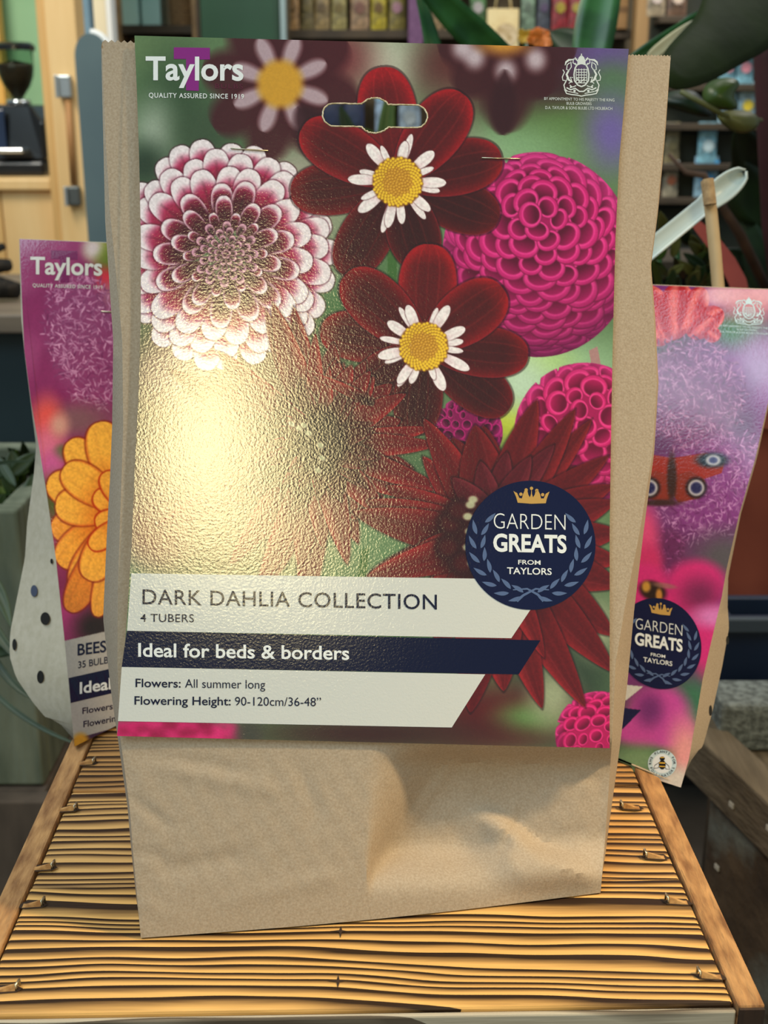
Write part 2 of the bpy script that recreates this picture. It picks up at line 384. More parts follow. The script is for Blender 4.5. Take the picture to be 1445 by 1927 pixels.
# soft, far-off blooms along the top
for an in range(0, 360, 45):
    A.petal(527, 158, an + 12, 150, 44, .7, .5, (66, 18, 24), aa=26, op=.92)
for an in range(20, 360, 45): A.petal(527, 158, an, 96, 15, 1.4, .6, (196, 176, 190), aa=12, op=.85)
A.blob(527, 158, 43, 45, (204, 152, 44), .25)
A.petal(560, 200, 55, 130, 40, .7, .5, (48, 14, 20), aa=20, op=.9)
for an, l in ((20, 130), (60, 140), (93, 190), (130, 150), (165, 140)): A.petal(960, 60, an, l, 46, .7, .5, (58, 18, 22), aa=26, op=.85)
for x, y in ((893, 108), (952, 134), (1008, 112), (870, 90)): A.blob(x, y, 18, 20, (196, 184, 200), .8, .9)
A.blob(948, 78, 44, 24, (196, 138, 50), .7)
A.petal(950, 130, 92, 125, 24, .7, .5, (50, 16, 20), aa=14, op=.9)
# stems
for p in ([(728, 440), (748, 440), (746, 540), (730, 540)], [(752, 740), (768, 740), (742, 850), (726, 850)], [(680, 1035), (694, 1030), (690, 1090), (672, 1090)], [(1108, 660), (1124, 652), (1134, 705), (1116, 705)]):
    A.poly(p, (64, 104, 52) if p[0][0] < 1000 else (170, 130, 130))
# white-tipped pompon, left
cx, cy = 425, 478
for R_, n_, L_, w_ in ((216, 25, 96, 25), (196, 24, 100, 25), (172, 19, 104, 25), (138, 13, 90, 21), (108, 10, 70, 16), (80, 10, 36, 9), (64, 12, 26, 8), (50, 12, 21, 7), (36, 11, 18, 6), (22, 9, 15, 5), (9, 5, 12, 4)):
    off = rnd.uniform(0, 360)
    for i in range(n_):
        an = off + 360*i/n_ + rnd.uniform(-4, 4); rr = R_*rnd.uniform(.95, 1.03); ca, sa = math.cos(math.radians(an)), math.sin(math.radians(an))
        big = R_ > 75
        def col(s, t, big=big, R_=R_):
            wm = sstep(.62, .90, s + .14*t*t) if R_ > 150 else sstep(.80, .97, s + .10*t*t)
            rose = sstep(.25, .72, s) if R_ > 150 else sstep(.5, .95, s)*.8
            c = mixc(arr((70, 8, 26)) if R_ < 150 else arr((112, 14, 42)), arr((172, 34, 80)), rose)
            c = mixc(c, arr((236, 226, 236)), wm)
            if not big: c = mixc(arr((54, 10, 24)), arr((214, 158, 184)), np.clip(sstep(.55, .95, s) + np.abs(t)**3, 0, 1))
            elif R_ < 150: c = mixc(c, arr((232, 196, 214)), np.clip((np.abs(t) - .72)/.28, 0, 1)*sstep(.35, .6, s))
            return c*(1 - .18*np.exp(-(t/.12)**2)*(s < .8))[..., None]
        bx, by = cx + ca*(rr - L_), cy + sa*(rr - L_)
        A.petal(bx, by, an, L_ + 2.5, w_ + 2, .7, .40, (60, 8, 28), aa=4, op=.5)
        A.petal(bx, by, an, L_, w_, .7, .40, col)
# magenta ball dahlias, right
RIM, MID, DEEP = (214, 48, 134), (186, 22, 106), (88, 6, 42)
ball(A, 880, 812, 62, (0, -.5), (170, 24, 110), (150, 14, 96), (60, 4, 36), n=90, cell=1.3)
ball(A, 1012, 479, 180, (0.0, -.42), RIM, MID, DEEP, n=300, ecc=.93)
ball(A, 1100, 815, 124, (.05, -.35), (220, 48, 126), (192, 22, 100), (104, 6, 46), n=130, cell=1.25)
ball(A, 1128, 1384, 78, (.15, .3), (224, 36, 120), (206, 20, 104), (110, 4, 50), n=90, cell=1.3)
A.blob(300, 1385, 150, 34, (204, 24, 104), .35)
for k in range(40): A.blob(rnd.uniform(222, 440), rnd.uniform(1358, 1392), 11, 8, (150, 8, 66) if k % 2 else (222, 44, 122), .8, .6)
A.blob(470, 1385, 24, 40, (70, 70, 60), .8)
# collarette dahlias
collarette(A, 748, 342, [(718, 133, 56, .95), (868, 182, 54, .75), (938, 297, 52, .55), (932, 412, 50, .22), (796, 500, 50, .15), (650, 512, 50, .35), (553, 362, 50, .5), (574, 243, 52, .7)], 45)
collarette(A, 797, 652, [(809, 465, 55, .85), (942, 546, 54, .7), (988, 669, 48, .5), (952, 768, 48, .25), (780, 812, 46, .18), (676, 738, 44, .4), (609, 622, 48, .55), (655, 520, 52, .6)], 44)
# cactus dahlias
G = (600, 838)
gt = []
for k in range(46):
    an = rnd.uniform(0, 6.283); L_ = rnd.uniform(230, 350) if math.cos(an) < 0 else rnd.uniform(150, 200)
    gt.append((G[0] + math.cos(an)*L_, G[1] + math.sin(an)*L_, rnd.uniform(22, 34), rnd.uniform(.05, .6)))
gt += [(584, 628, 18, .9), (626, 690, 15, .9), (700, 700, 24, .4), (760, 735, 24, .5), (650, 1010, 26, .5), (814, 814, 19, .85), (826, 838, 22, .5), (775, 888, 22, .35), (842, 926, 22, .5), (730, 975, 26, .35), (660, 1060, 26, .5)]
spikes(A, G[0], G[1], gt)
A.blob(595, 830, 62, 72, (34, 8, 10), .5, .9)
for k in range(26):
    an = rnd.uniform(0, 6.283); L_ = rnd.uniform(45, 110); gx, gy = G[0] + math.cos(an)*20, G[1] + math.sin(an)*24
    spikes(A, gx, gy, [(gx + math.cos(an)*L_, gy + math.sin(an)*L_, rnd.uniform(11, 17), rnd.uniform(0, .35))], (60, 9, 14), (120, 20, 28))
A.blob(596, 822, 34, 42, (26, 6, 8), .6)
for x, y in ((548, 798), (562, 806), (580, 815), (603, 838), (606, 862), (598, 885), (572, 800)): A.blob(x, y, 7, 5, (176, 184, 150), .5, .9, 30)
Hc = (925, 1020)
ht = []
for k in range(36):
    an = rnd.uniform(0, 6.283); L_ = rnd.uniform(150, 235)
    ht.append((Hc[0] + math.cos(an)*L_, Hc[1] + math.sin(an)*L_*.95, rnd.uniform(26, 42), rnd.uniform(.05, .4)))
ht += [(797, 858, 24, .95), (805, 784, 27, .6), (897, 800, 40, .3), (1003, 751, 30, .4), (1118, 793, 22, .5), (1092, 777, 26, .4), (1146, 860, 26, .3), (1150, 905, 28, .45), (1160, 950, 30, .4), (732, 908, 26, .5), (690, 946, 30, .4),
       (662, 972, 30, .35), (772, 1044, 28, .3), (690, 1084, 26, .7), (1170, 1010, 32, .4), (1170, 1060, 30, .6), (1165, 1112, 36, .35), (1160, 1190, 36, .35), (1160, 1262, 32, .4), (1094, 1334, 30, .6), (1016, 1334, 30, .75), (950, 1300, 40, .8), (880, 1340, 40, .3), (1027, 1236, 20, .9)]
ht = [(a, b, w_*1.22, r_) for a, b, w_, r_ in ht]
spikes(A, Hc[0], Hc[1], ht, (80, 14, 16), (146, 30, 34))
for tx, ty in ((949, 850), (1041, 837), (900, 870), (1000, 860), (850, 900)): spikes(A, 930, 980, [(tx, ty, 24, .25)], (76, 14, 22), (134, 44, 56))
A.blob(862, 1010, 38, 70, (48, 10, 12), .5, .9)
for x, y in ((846, 984), (842, 1030), (862, 960), (870, 1060)): A.blob(x, y, 24, 22, (40, 8, 12), .35); A.blob(x, y, 18, 16, (66, 16, 18), .6)
for x, y in ((885, 950), (880, 972), (884, 1000), (880, 1030), (888, 1060), (890, 940)): A.blob(x, y, 9, 7, (186, 190, 158), .4, .9)
spikes(A, 705, 760, [(583, 700, 10, .8)], start=0)
A.a = np.clip(A.a*(1 + .05*A.n1[..., None]), 2, 250)
# ---- the card on the left-hand bag
B = Art(20, 440, 640, 1430, (138, 44, 96))
for k in range(60): B.blob(rnd.uniform(20, 240), rnd.uniform(450, 780), rnd.uniform(14, 34), rnd.uniform(14, 34), rnd.choice([(156, 66, 116), (118, 32, 82), (146, 54, 104), (130, 38, 90)]), .9, .7)
B.blob(196, 470, 30, 26, (128, 136, 40), .8); B.blob(175, 468, 18, 20, (206, 188, 190), .8); B.blob(212, 500, 26, 30, (96, 116, 34), .8)
B.blob(200, 530, 20, 24, (206, 44, 60), .7); B.blob(205, 560, 20, 24, (170, 110, 120), .8)
fuzz(B, 165, 640, 70, 120, -15, 900, (136, 60, 106), (104, 34, 80), (226, 166, 202), 15)
B.blob(140, 790, 70, 30, (122, 92, 92), .8, .8); B.blob(88, 790, 26, 40, (222, 82, 76), .8); B.blob(90, 845, 30, 40, (214, 110, 140), .8); B.blob(112, 800, 16, 20, (206, 150, 136), .9)
B.blob(118, 852, 16, 14, (84, 104, 60), .7); B.blob(96, 880, 22, 30, (196, 90, 150), .8); B.blob(104, 940, 26, 40, (70, 84, 40), .8)
B.blob(160, 1150, 60, 70, (120, 36, 70), .8); B.blob(136, 1165, 40, 44, (190, 60, 130), .7); B.blob(180, 1180, 40, 36, (44, 34, 30), .8)
def orange(s, t, d=0.0):
    c = mixc(arr((206, 96, 24)), arr((240, 172, 66)), np.clip(sstep(.2, .8, s)*.8 + .2 - d, 0, 1))
    c = c - (np.exp(-((np.abs(t) - .4)/.08)**2)*.18)[..., None]*arr((60, 60, 20))
    return mixc(c, arr((190, 60, 24)), np.clip((np.abs(t) - .86)/.14, 0, 1)*.6)
for tx, ty, w_, d in ((130, 830, 34, 0), (185, 795, 38, -.1), (90, 905, 36, 0), (98, 1000, 34, .3), (110, 1060, 36, .15), (140, 1110, 34, .1), (130, 1150, 30, .5), (182, 1160, 22, .1), (165, 1090, 34, 0), (105, 950, 36, 0), (120, 880, 34, -.05)):
    ang = math.degrees(math.atan2(ty - 960, tx - 235)); L_ = math.hypot(tx - 235, ty - 960)
    B.petal(235, 960, ang, L_ + 3, w_ + 3, .75, .42, (130, 40, 20), aa=3, op=.7)
    B.petal(235, 960, ang, L_, w_, .75, .42, lambda s, t, d=d: orange(s, t, d))
for tx, ty, w_ in ((178, 930, 22), (180, 985, 20), (170, 1030, 20), (196, 890, 22)):
    ang = math.degrees(math.atan2(ty - 970, tx - 250)); L_ = math.hypot(tx - 250, ty - 970)
    B.petal(250, 970, ang, L_ + 3, w_ + 3, .75, .42, (176, 50, 20), aa=2, op=.9); B.petal(250, 970, ang, L_, w_, .75, .42, lambda s, t: orange(s, t, .1))
B.poly([(100, 1211), (230, 1181), (400, 1160), (400, 1400), (136, 1396)], (176, 174, 172))
B.poly([(100, 1391), (138, 1391), (230, 1366), (400, 1330), (400, 1440), (100, 1440)], (70, 50, 70)); B.blob(152, 1398, 16, 18, (216, 156, 46), .4)
# ---- the card on the right-hand bag
C = Art(780, 520, 1500, 1500, (120, 50, 118))
for k in range(90): C.blob(rnd.uniform(1150, 1490), rnd.uniform(640, 1100), rnd.uniform(14, 40), rnd.uniform(14, 40), rnd.choice([(130, 60, 130), (98, 40, 98), (136, 76, 142), (80, 42, 82)]), .9, .7)
C.blob(1240, 640, 60, 40, (56, 66, 34), .9); C.blob(1390, 620, 60, 34, (70, 110, 66), .8); C.blob(1440, 680, 50, 60, (160, 130, 176), .8); C.blob(1410, 570, 60, 30, (196, 130, 140), .8)
for x, y, an, L_, w_ in ((1250, 650, 250, 120, 40), (1240, 640, 225, 110, 36), (1262, 640, 280, 110, 36), (1280, 620, 300, 90, 26), (1300, 620, 330, 70, 24), (1225, 600, 180, 60, 30), (1345, 600, 150, 60, 22), (1335, 620, 60, 26, 16)):
    C.petal(x, y, an, L_, w_, .5, .5, lambda s, t: mixc(arr((172, 26, 36)), arr((224, 112, 104)), np.clip(.3 + .5*np.sin(t*5 + s*4), 0, 1)))
for x, y, r_ in ((1345, 555, 26), (1375, 550, 30), (1440, 545, 40)): C.blob(x, y, r_, r_*.7, (224, 168, 180), .6, .8)
fuzz(C, 1300, 740, 92, 98, -35, 1000, (116, 48, 106), (80, 26, 72), (204, 150, 196), 15)
fuzz(C, 1345, 920, 110, 78, -40, 1000, (130, 58, 132), (94, 34, 92), (206, 150, 208), 14)
C.blob(1255, 1045, 34, 40, (104, 44, 96), .6); fuzz(C, 1260, 1040, 30, 40, 0, 120, (100, 40, 90), (80, 30, 74), (170, 90, 160), 10)
C.blob(1365, 1050, 60, 46, (84, 80, 88), .8)
C.blob(1205, 1010, 34, 60, (214, 70, 126), .5); C.blob(1218, 1060, 28, 36, (198, 50, 108), .5)
for x, y, rx, ry in ((1310, 1100, 56, 46), (1210, 1100, 50, 40), (1280, 1140, 40, 30), (1335, 1190, 40, 50), (1340, 1250, 30, 50)): C.blob(x, y, rx, ry, (204, 46, 122), .3)
C.blob(1318, 1120, 34, 30, (120, 40, 86), .9); C.blob(1345, 1160, 40, 20, (210, 120, 190), .8)
# peacock butterfly
for sx in (-1, 1):
    C.poly([(1266, 862), (1266 + 62*sx, 852), (1266 + 100*sx, 862), (1266 + 92*sx, 890), (1266 + 30*sx, 912), (1266, 905)], (150, 44, 30))
    C.poly([(1266, 895), (1266 + 34*sx, 886), (1266 + 62*sx, 905), (1266 + 50*sx, 938), (1266 + 10*sx, 946), (1266, 930)], (132, 48, 34))
    C.blob(1266 + 74*sx, 866, 30, 14, (36, 50, 66), .4); C.blob(1266 + 76*sx, 866, 14, 10, (186, 190, 206), .3); C.blob(1266 + 76*sx, 866, 8, 6, (70, 80, 130), .4)
    C.blob(1266 + 44*sx, 918, 20, 20, (26, 18, 22), .25); C.blob(1266 + 44*sx, 918, 15, 15, (206, 200, 206), .2); C.blob(1266 + 44*sx, 918, 11, 11, (36, 34, 80), .3)
C.blob(1264, 900, 9, 46, (58, 34, 26), .4); C.blob(1240, 946, 40, 6, (60, 34, 34), .6)
# bumblebee and lower flowers
C.blob(1228, 1112, 26, 18, (44, 30, 26), .3, 1, 20); C.blob(1216, 1104, 8, 10, (190, 140, 60), .5); C.blob(1240, 1120, 6, 12, (190, 130, 60), .5); C.blob(1250, 1102, 22, 5, (150, 110, 100), .5, .7, 8)
C.blob(1230, 1400, 110, 80, (60, 96, 58), .8); C.blob(1300, 1320, 60, 50, (60, 110, 84), .8)
for x, y, rx, ry in ((1240, 1340, 56, 52), (1210, 1370, 60, 36), (1262, 1375, 44, 34)): C.blob(x, y, rx, ry, (196, 74, 160), .35)
C.blob(1222, 1335, 24, 30, (120, 50, 120), .8); C.blob(1200, 1430, 50, 26, (120, 150, 110), .8); C.blob(1290, 1420, 30, 60, (226, 150, 150), .8); C.blob(1270, 1470, 40, 26, (210, 200, 190), .7)
C.poly([(1000, 1270), (1210, 1292), (1178, 1318), (1000, 1300)], (206, 204, 200)); C.poly([(1000, 1312), (1206, 1336), (1172, 1372), (1000, 1350)], (26, 28, 66))
for Q in (B, C): Q.a = np.clip(Q.a*(1 + .06*Q.n1[..., None]), 2, 250)

PRINT = M('printed_card', (200, 200, 200), rough=0.11, attr='print', bump=0.000065, bscale=1000, stretch=(1, 1, 1), spec=0.95)
PRINT_SIDE = M('printed_card_smooth', (200, 200, 200), rough=0.12, attr='print', bump=0.00006, bscale=700, spec=0.6)
EDGE = M('card_edge', (206, 200, 180), rough=0.4)
def coons(top, bot, left, right, U, V):
    """px positions on a card whose left/right edges are (x,y) lists and corners come from top/bot"""
    (tlx, tly), (trx, try_) = top; (blx, bly), (brx, bry) = bot
    yl = tly + (bly - tly)*V; yr = try_ + (bry - try_)*V
    xl = interp(left, yl); xr = interp(right, yr)
    return xl + (xr - xl)*U, yl + (yr - yl)*U
def card_mesh(name, px, py, Df, art, mat, parent, hole=None, thick=0.0005):
    """px,py: 2-D arrays (rows, cols)"""
    h, w = px.shape; n = h*w
    V = P(px, py, Df(px, py)).reshape(-1, 3); off = np.array(base_of(parent)); V = V - off
    col = lin(art.sample(px, py).reshape(-1, 3))
    idx = np.arange(n).reshape(h, w)
    Q = np.stack([idx[:-1, :-1], idx[1:, :-1], idx[1:, 1:], idx[:-1, 1:]], -1).reshape(-1, 4)
    if hole is not None:
        mx = (px[:-1, :-1] + px[1:, 1:])/2; my = (py[:-1, :-1] + py[1:, 1:])/2
        Q = Q[~hole(mx, my).reshape(-1)]
    ring = np.concatenate([idx[0, :], idx[1:, -1], idx[-1, -2::-1], idx[-2:0, 0]])
    back = P(px.ravel()[ring], py.ravel()[ring], (Df(px, py).ravel()[ring] + thick)) - off
    m = len(ring); front2 = V[ring]
    allV = np.concatenate([V, front2, back]); a = n + np.arange(m); b = n + m + np.arange(m)
    E = np.stack([a, np.roll(a, -1), np.roll(b, -1), b], -1)
    Q = np.concatenate([Q, E])
    col = np.concatenate([col, np.tile(lin((208, 202, 184)), (2*m, 1))])
    me = bpy.data.meshes.new(name)
    me.vertices.add(len(allV)); me.vertices.foreach_set('co', allV.astype(np.float32).ravel())
    me.loops.add(Q.size); me.loops.foreach_set('vertex_index', Q.astype(np.int32).ravel())
    me.polygons.add(len(Q)); me.polygons.foreach_set('loop_start', (np.arange(len(Q))*4).astype(np.int32))
    me.update(calc_edges=True); me.validate()
    ca = me.color_attributes.new('print', 'FLOAT_COLOR', 'POINT')
    ca.data.foreach_set('color', np.concatenate([col, np.ones((len(col), 1))], 1).astype(np.float32).ravel())
    me.materials.append(mat); me.shade_smooth()
    o = bpy.data.objects.new(name, me); COL.objects.link(o); o.parent = parent
    return o
# ---- lettering and flat printed marks, laid onto a card surface
def text_vf(s, bold=0.0, ext=0.0):
    c = bpy.data.curves.new('t', 'FONT'); c.body = s; c.offset = bold; c.resolution_u = 4; c.fill_mode = 'FRONT'
    if ext: c.space_character = ext
    o = bpy.data.objects.new('t', c); COL.objects.link(o); dg = bpy.context.evaluated_depsgraph_get(); dg.update()
    me = o.evaluated_get(dg).to_mesh(); v = np.array([p.co[:2] for p in me.vertices]); f = [tuple(p.vertices) for p in me.polygons]
    o.evaluated_get(dg).to_mesh_clear(); bpy.data.objects.remove(o); bpy.data.curves.remove(c)
    return v, f
CAPH = {}
def cap(bold):
    if bold not in CAPH:
        v, _ = text_vf('H', bold); CAPH[bold] = (v[:, 1].min(), v[:, 1].max())
    return CAPH[bold]
class Flat:
    """collects flat shapes in picture coordinates, then wraps them on surface Df"""
    def __init__(s, Df, lift, tf=None): s.Df, s.lift, s.V, s.F, s.tf = Df, lift, [], [], tf
    def add(s, v, f):
        n = len(s.V); s.V += [tuple(p) for p in v]; s.F += [tuple(i + n for i in q) for q in f]
    def text(s, st, x0, yb, x1, ch, yb1=None, bold=0.0, ext=0.0):
        v, f = text_vf(st, bold, ext); lo, hi = cap(bold); yb1 = yb if yb1 is None else yb1
        X = (v[:, 0] - v[:, 0].min())/(v[:, 0].max() - v[:, 0].min()); Y = (v[:, 1] - lo)/(hi - lo)*ch
        s.add(np.stack([x0 + X*(x1 - x0), yb + (yb1 - yb)*X - Y], -1), f)
    def poly(s, pts): s.add(pts, [tuple(range(len(pts)))])
    def disc(s, cx, cy, rx, ry, n=72):
        rg = [1, .8, .6, .4, .2]; v = [(cx + rx*q*math.cos(2*math.pi*i/n), cy + ry*q*math.sin(2*math.pi*i/n)) for q in rg for i in range(n)]
        f = [(k*n + i, k*n + (i + 1) % n, (k + 1)*n + (i + 1) % n, (k + 1)*n + i) for k in range(4) for i in range(n)] + [tuple(4*n + i for i in range(n))]
        s.add(v, f)
    def stroke(s, pts, w):
        pts = [np.array(p, float) for p in pts]; n = len(pts); v = []
        ws = w if isinstance(w, (list, tuple)) else [w]*n
        for i, p in enumerate(pts):
            d = pts[min(i + 1, n - 1)] - pts[max(i - 1, 0)]; d = d/(np.linalg.norm(d) + 1e-9); q = np.array([-d[1], d[0]])
            v += [p + q*ws[i]/2, p - q*ws[i]/2]
        s.add(v, [(2*i, 2*i + 1, 2*i + 3, 2*i + 2) for i in range(n - 1)])
    def band(s, p0, p1, p2, p3, n=24):         # four-sided strip, split so it hugs the card
        v = []
        for i in range(n + 1):
            k = i/n; v += [(p0[0] + (p1[0] - p0[0])*k, p0[1] + (p1[1] - p0[1])*k), (p3[0] + (p2[0] - p3[0])*k, p3[1] + (p2[1] - p3[1])*k)]
        s.add(v, [(2*i, 2*i + 1, 2*i + 3, 2*i + 2) for i in range(n)])
    def leaf(s, x, y, an, L, w):
        c, n = math.cos(an), math.sin(an); pts = []
        for k in range(9):
            q = k/8; h = w/2*math.sin(math.pi*q**.8); pts.append((x + c*L*q - n*h, y + n*L*q + c*h))
        for k in range(7, 0, -1):
            q = k/8; h = -w/2*math.sin(math.pi*q**.8)*.6; pts.append((x + c*L*q - n*h, y + n*L*q + c*h))
        s.poly(pts)
    def build(s, name, mat, parent, label=None):
        p = np.array(s.V, float)
        if s.tf: p = np.array([s.tf(x, y) for x, y in p])
        o = obj(name, P(p[:, 0], p[:, 1], s.Df(p[:, 0], p[:, 1]) - s.lift), s.F, mat, parent)
        return tag(o, label)
def ink(name, c, rough=0.13, b=0.00006): return M(name, c, rough=rough, bump=b, bscale=1000, spec=0.5)
I_NAVY = ink('navy_ink', (13, 20, 52)); I_WHITE = ink('white_ink', (226, 232, 238)); I_CREAM = ink('cream_ink', (205, 209, 209)); I_PURPLE = ink('purple_ink', (132, 42, 130))
I_BLUE = ink('wreath_blue_ink', (84, 104, 146)); I_GOLD = ink('gold_ink', (190, 152, 84)); I_BADGE = ink('badge_navy_ink', (15, 23, 60)); I_DIM = ink('dim_maroon_ink', (92, 36, 58)); I_GREY = ink('crest_ink', (204, 214, 218))
I_DPUR = ink('deep_purple_ink', (112, 14, 80), .2, .0001); I_BLACK = ink('black_ink', (22, 20, 20)); I_YEL = ink('yellow_ink', (214, 170, 60)); I_PALE = ink('pale_blue_ink', (196, 216, 224)); I_LGREY = ink('grey_white_ink', (206, 204, 200))
def logo(card, Df, tf, lift, white, purple, small):
    f = Flat(Df, lift, tf); f.poly([(327, 89), (395, 90), (395, 112), (374, 112), (374, 171), (350, 170), (350, 111), (327, 111)]); f.build('logo_monogram', purple, card, 'purple capital T behind the brand lettering')
    f = Flat(Df, lift + .00008, tf); f.text('Taylors', 274, 151, 458, 45, 152, bold=.022); f.build('brand_lettering', white, card)
    f = Flat(Df, lift + .00008, tf); f.text('QUALITY ASSURED SINCE 1919', 280, 183.5, 459, 9, 186, bold=.008, ext=1.12); f.build('tagline_lettering', white, card)
def crest(card, Df, tf, lift, mat):
    f = Flat(Df, lift, tf)
    cx_ = 1094
    for sx in (-1, 1):
        m = lambda pts: [(cx_ + sx*x, y) for x, y in pts]
        f.stroke(m([(12, 128), (14, 140), (13, 152), (7, 160), (0, 163)]), 2.6)            # garter oval
        f.stroke(m([(12, 128), (8, 122), (0, 119)]), 2.6)
        f.stroke(m([(3, 119), (10, 112), (12, 108)]), 2.2); f.stroke(m([(9, 123), (16, 118), (15, 111), (8, 111)]), 2.0)   # mantling
        f.stroke(m([(8, 124), (13, 119)]), 3)
        f.stroke(m([(16, 112), (24, 113), (29, 117), (31, 123)]), [2, 4, 3.4, 1])                       # supporters
        f.stroke(m([(20, 116), (19, 126), (23, 132), (28, 131), (27, 122), (22, 118)]), 1.8)
        f.stroke(m([(24, 133), (28, 140), (24, 150), (17, 155)]), [3, 4, 4, 2])
        f.stroke(m([(35, 131), (32, 136), (36, 145), (35, 151), (28, 152), (27, 147)]), 1.8)
        f.stroke(m([(29, 153), (33, 160), (31, 168), (26, 172)]), 2.2)
        f.stroke(m([(16, 146), (21, 145), (18, 153), (24, 157)]), 1.8)
        f.stroke(m([(32, 168), (28, 176), (18, 178), (8, 179), (0, 181)]), 2.0)
        f.stroke(m([(28, 165), (20, 169), (12, 166), (4, 172), (0, 172)]), 2.4)
        f.stroke(m([(22, 160), (17, 164), (10, 161)]), 1.8); f.stroke(m([(25, 172), (15, 174), (6, 176)]), 1.6)
        f.disc(cx_ + sx*13, 171, 2.4, 2.4, 10); f.disc(cx_ + sx*20, 164, 2, 2, 10)
    f.poly([(1086, 121), (1087, 113), (1089, 108), (1094, 103), (1099, 108), (1101, 113), (1102, 121)])
    f.stroke([(1094, 106), (1094, 101)], 2)
    for y in range(131, 158, 5): f.stroke([(1084, y), (1104, y)], 1.3)
    for x in (1084, 1089, 1094, 1099, 1104): f.stroke([(x, 129), (x, 157)], 1.1)
    f.stroke([(1084, 146), (1092, 155), (1100, 148)], 2)
    f.build('royal_crest', mat, card, 'pale heraldic crest with two supporters')
    f = Flat(Df, lift, tf)
    f.text('BY APPOINTMENT TO HIS MAJESTY THE KING', 1024, 188, 1156, 5.2, 191); f.text('BULB GROWERS', 1066, 197, 1113, 5.2, 198); f.text('D.A. TAYLOR & SONS BULBS LTD HOLBEACH', 1026, 205, 1152, 5.4, 207)
    f.build('warrant_lettering', mat, card)
def badge(card, Df, tf, lift):
    f = Flat(Df, lift, tf); f.disc(998, 1026, 122.5, 121.5, 96); f.build('badge_disc', I_BADGE, card, 'round navy badge printed on the card')
    f = Flat(Df, lift + .00012, tf)
    for sx in (-1, 1):
        for k in range(8):
            th = math.radians(98 + k*15.2); R_ = 99
            x, y = R_*math.cos(th), R_*math.sin(th); tg = th + math.pi/2
            for da, ro, ll in ((-.42, 3, 29), (.42, -5, 27)):
                if k == 7 and da < 0: continue
                an = tg + da; xx, yy = x + ro*math.cos(th), y + ro*math.sin(th)
                if sx < 0: f.leaf(998 + xx, 1022 + yy, an, ll, 10 if da > 0 else -10)
                else: f.leaf(998 - xx, 1022 + yy, math.pi - an, ll, -10 if da > 0 else 10)
    f.stroke([(1033, 1110), (1008, 1108), (985, 1120), (972, 1131)], [2, 3.5, 4.5, 6]); f.stroke([(965, 1110), (992, 1108), (1012, 1119), (1023, 1131)], [2, 3.5, 4.5, 6])
    f.build('laurel_wreath', I_BLUE, card, 'blue laurel wreath around the badge')
    f = Flat(Df, lift + .00012, tf)
    f.poly([(966, 924), (971, 935), (974, 946), (1000, 948), (1027, 947), (1029, 938), (1034, 925), (1027, 929), (1023, 938), (1018, 938), (1016, 930), (1012, 922), (1008, 923), (1006, 931), (1003, 936), (1001, 930), (1000, 917), (999, 930), (997, 936), (994, 931), (992, 922), (988, 921), (984, 930), (982, 938), (977, 937), (973, 928)])
    for x, y in ((990, 922), (1010, 923), (1000, 919), (980, 930), (1021, 931)): f.disc(x, y, 3.2, 3.2, 12)
    f.build('crown', I_GOLD, card, 'small gold crown at the top of the badge')
    f = Flat(Df, lift + .00012, tf)
    f.text('GARDEN', 929, 994, 1064, 28, 997, bold=-.016); f.text('GREATS', 928, 1038, 1066, 34, 1041, bold=.030); f.text('FROM', 975, 1062, 1017, 8.5, 1063, bold=.012); f.text('TAYLORS', 954, 1080, 1038, 12.5, 1082, bold=.012)
    f.build('badge_lettering', I_WHITE, card)
# ------------------------------------------------------------------ structure
m_floor = M('shop_floor_concrete', (70, 62, 54), (92, 84, 74), 6, rough=.7)
m_wallb = M('back_wall_boards', (96, 84, 64), (120, 104, 78), 4, stretch=(6, 6, .5), rough=.8)
tag(box('floor', m_floor, None, -4, 4, -2, 6, -.1, 0, bevel=0), kind='structure')
tag(box('wall_back', m_wallb, None, -4, 4, 4.6, 4.7, 0, 2.6, bevel=0), kind='structure')
m_gwall = M('green_painted_wall', (136, 178, 134), (150, 190, 146), 5, rough=.7)
def ybox(name, mat, parent, px0, py0, px1, py1, y, depth, bevel=.002, z0=None, z1=None):
    """upright box whose front face spans these picture limits at distance y"""
    a = AtY((px0 + px1)/2, py0, y); b = AtY((px0 + px1)/2, py1, y)
    pm = (py0 + py1)/2; xa, xb = AtY(px0, pm, y)[0], AtY(px1, pm, y)[0]
    return box(name, mat, parent, xa, xb, y, y + depth, b[2] if z0 is None else z0, a[2] if z1 is None else z1, bevel)
tag(ybox('wall_left', m_gwall, None, -260, -60, 112, 420, 2.95, .06, z0=0, z1=2.3), kind='structure')
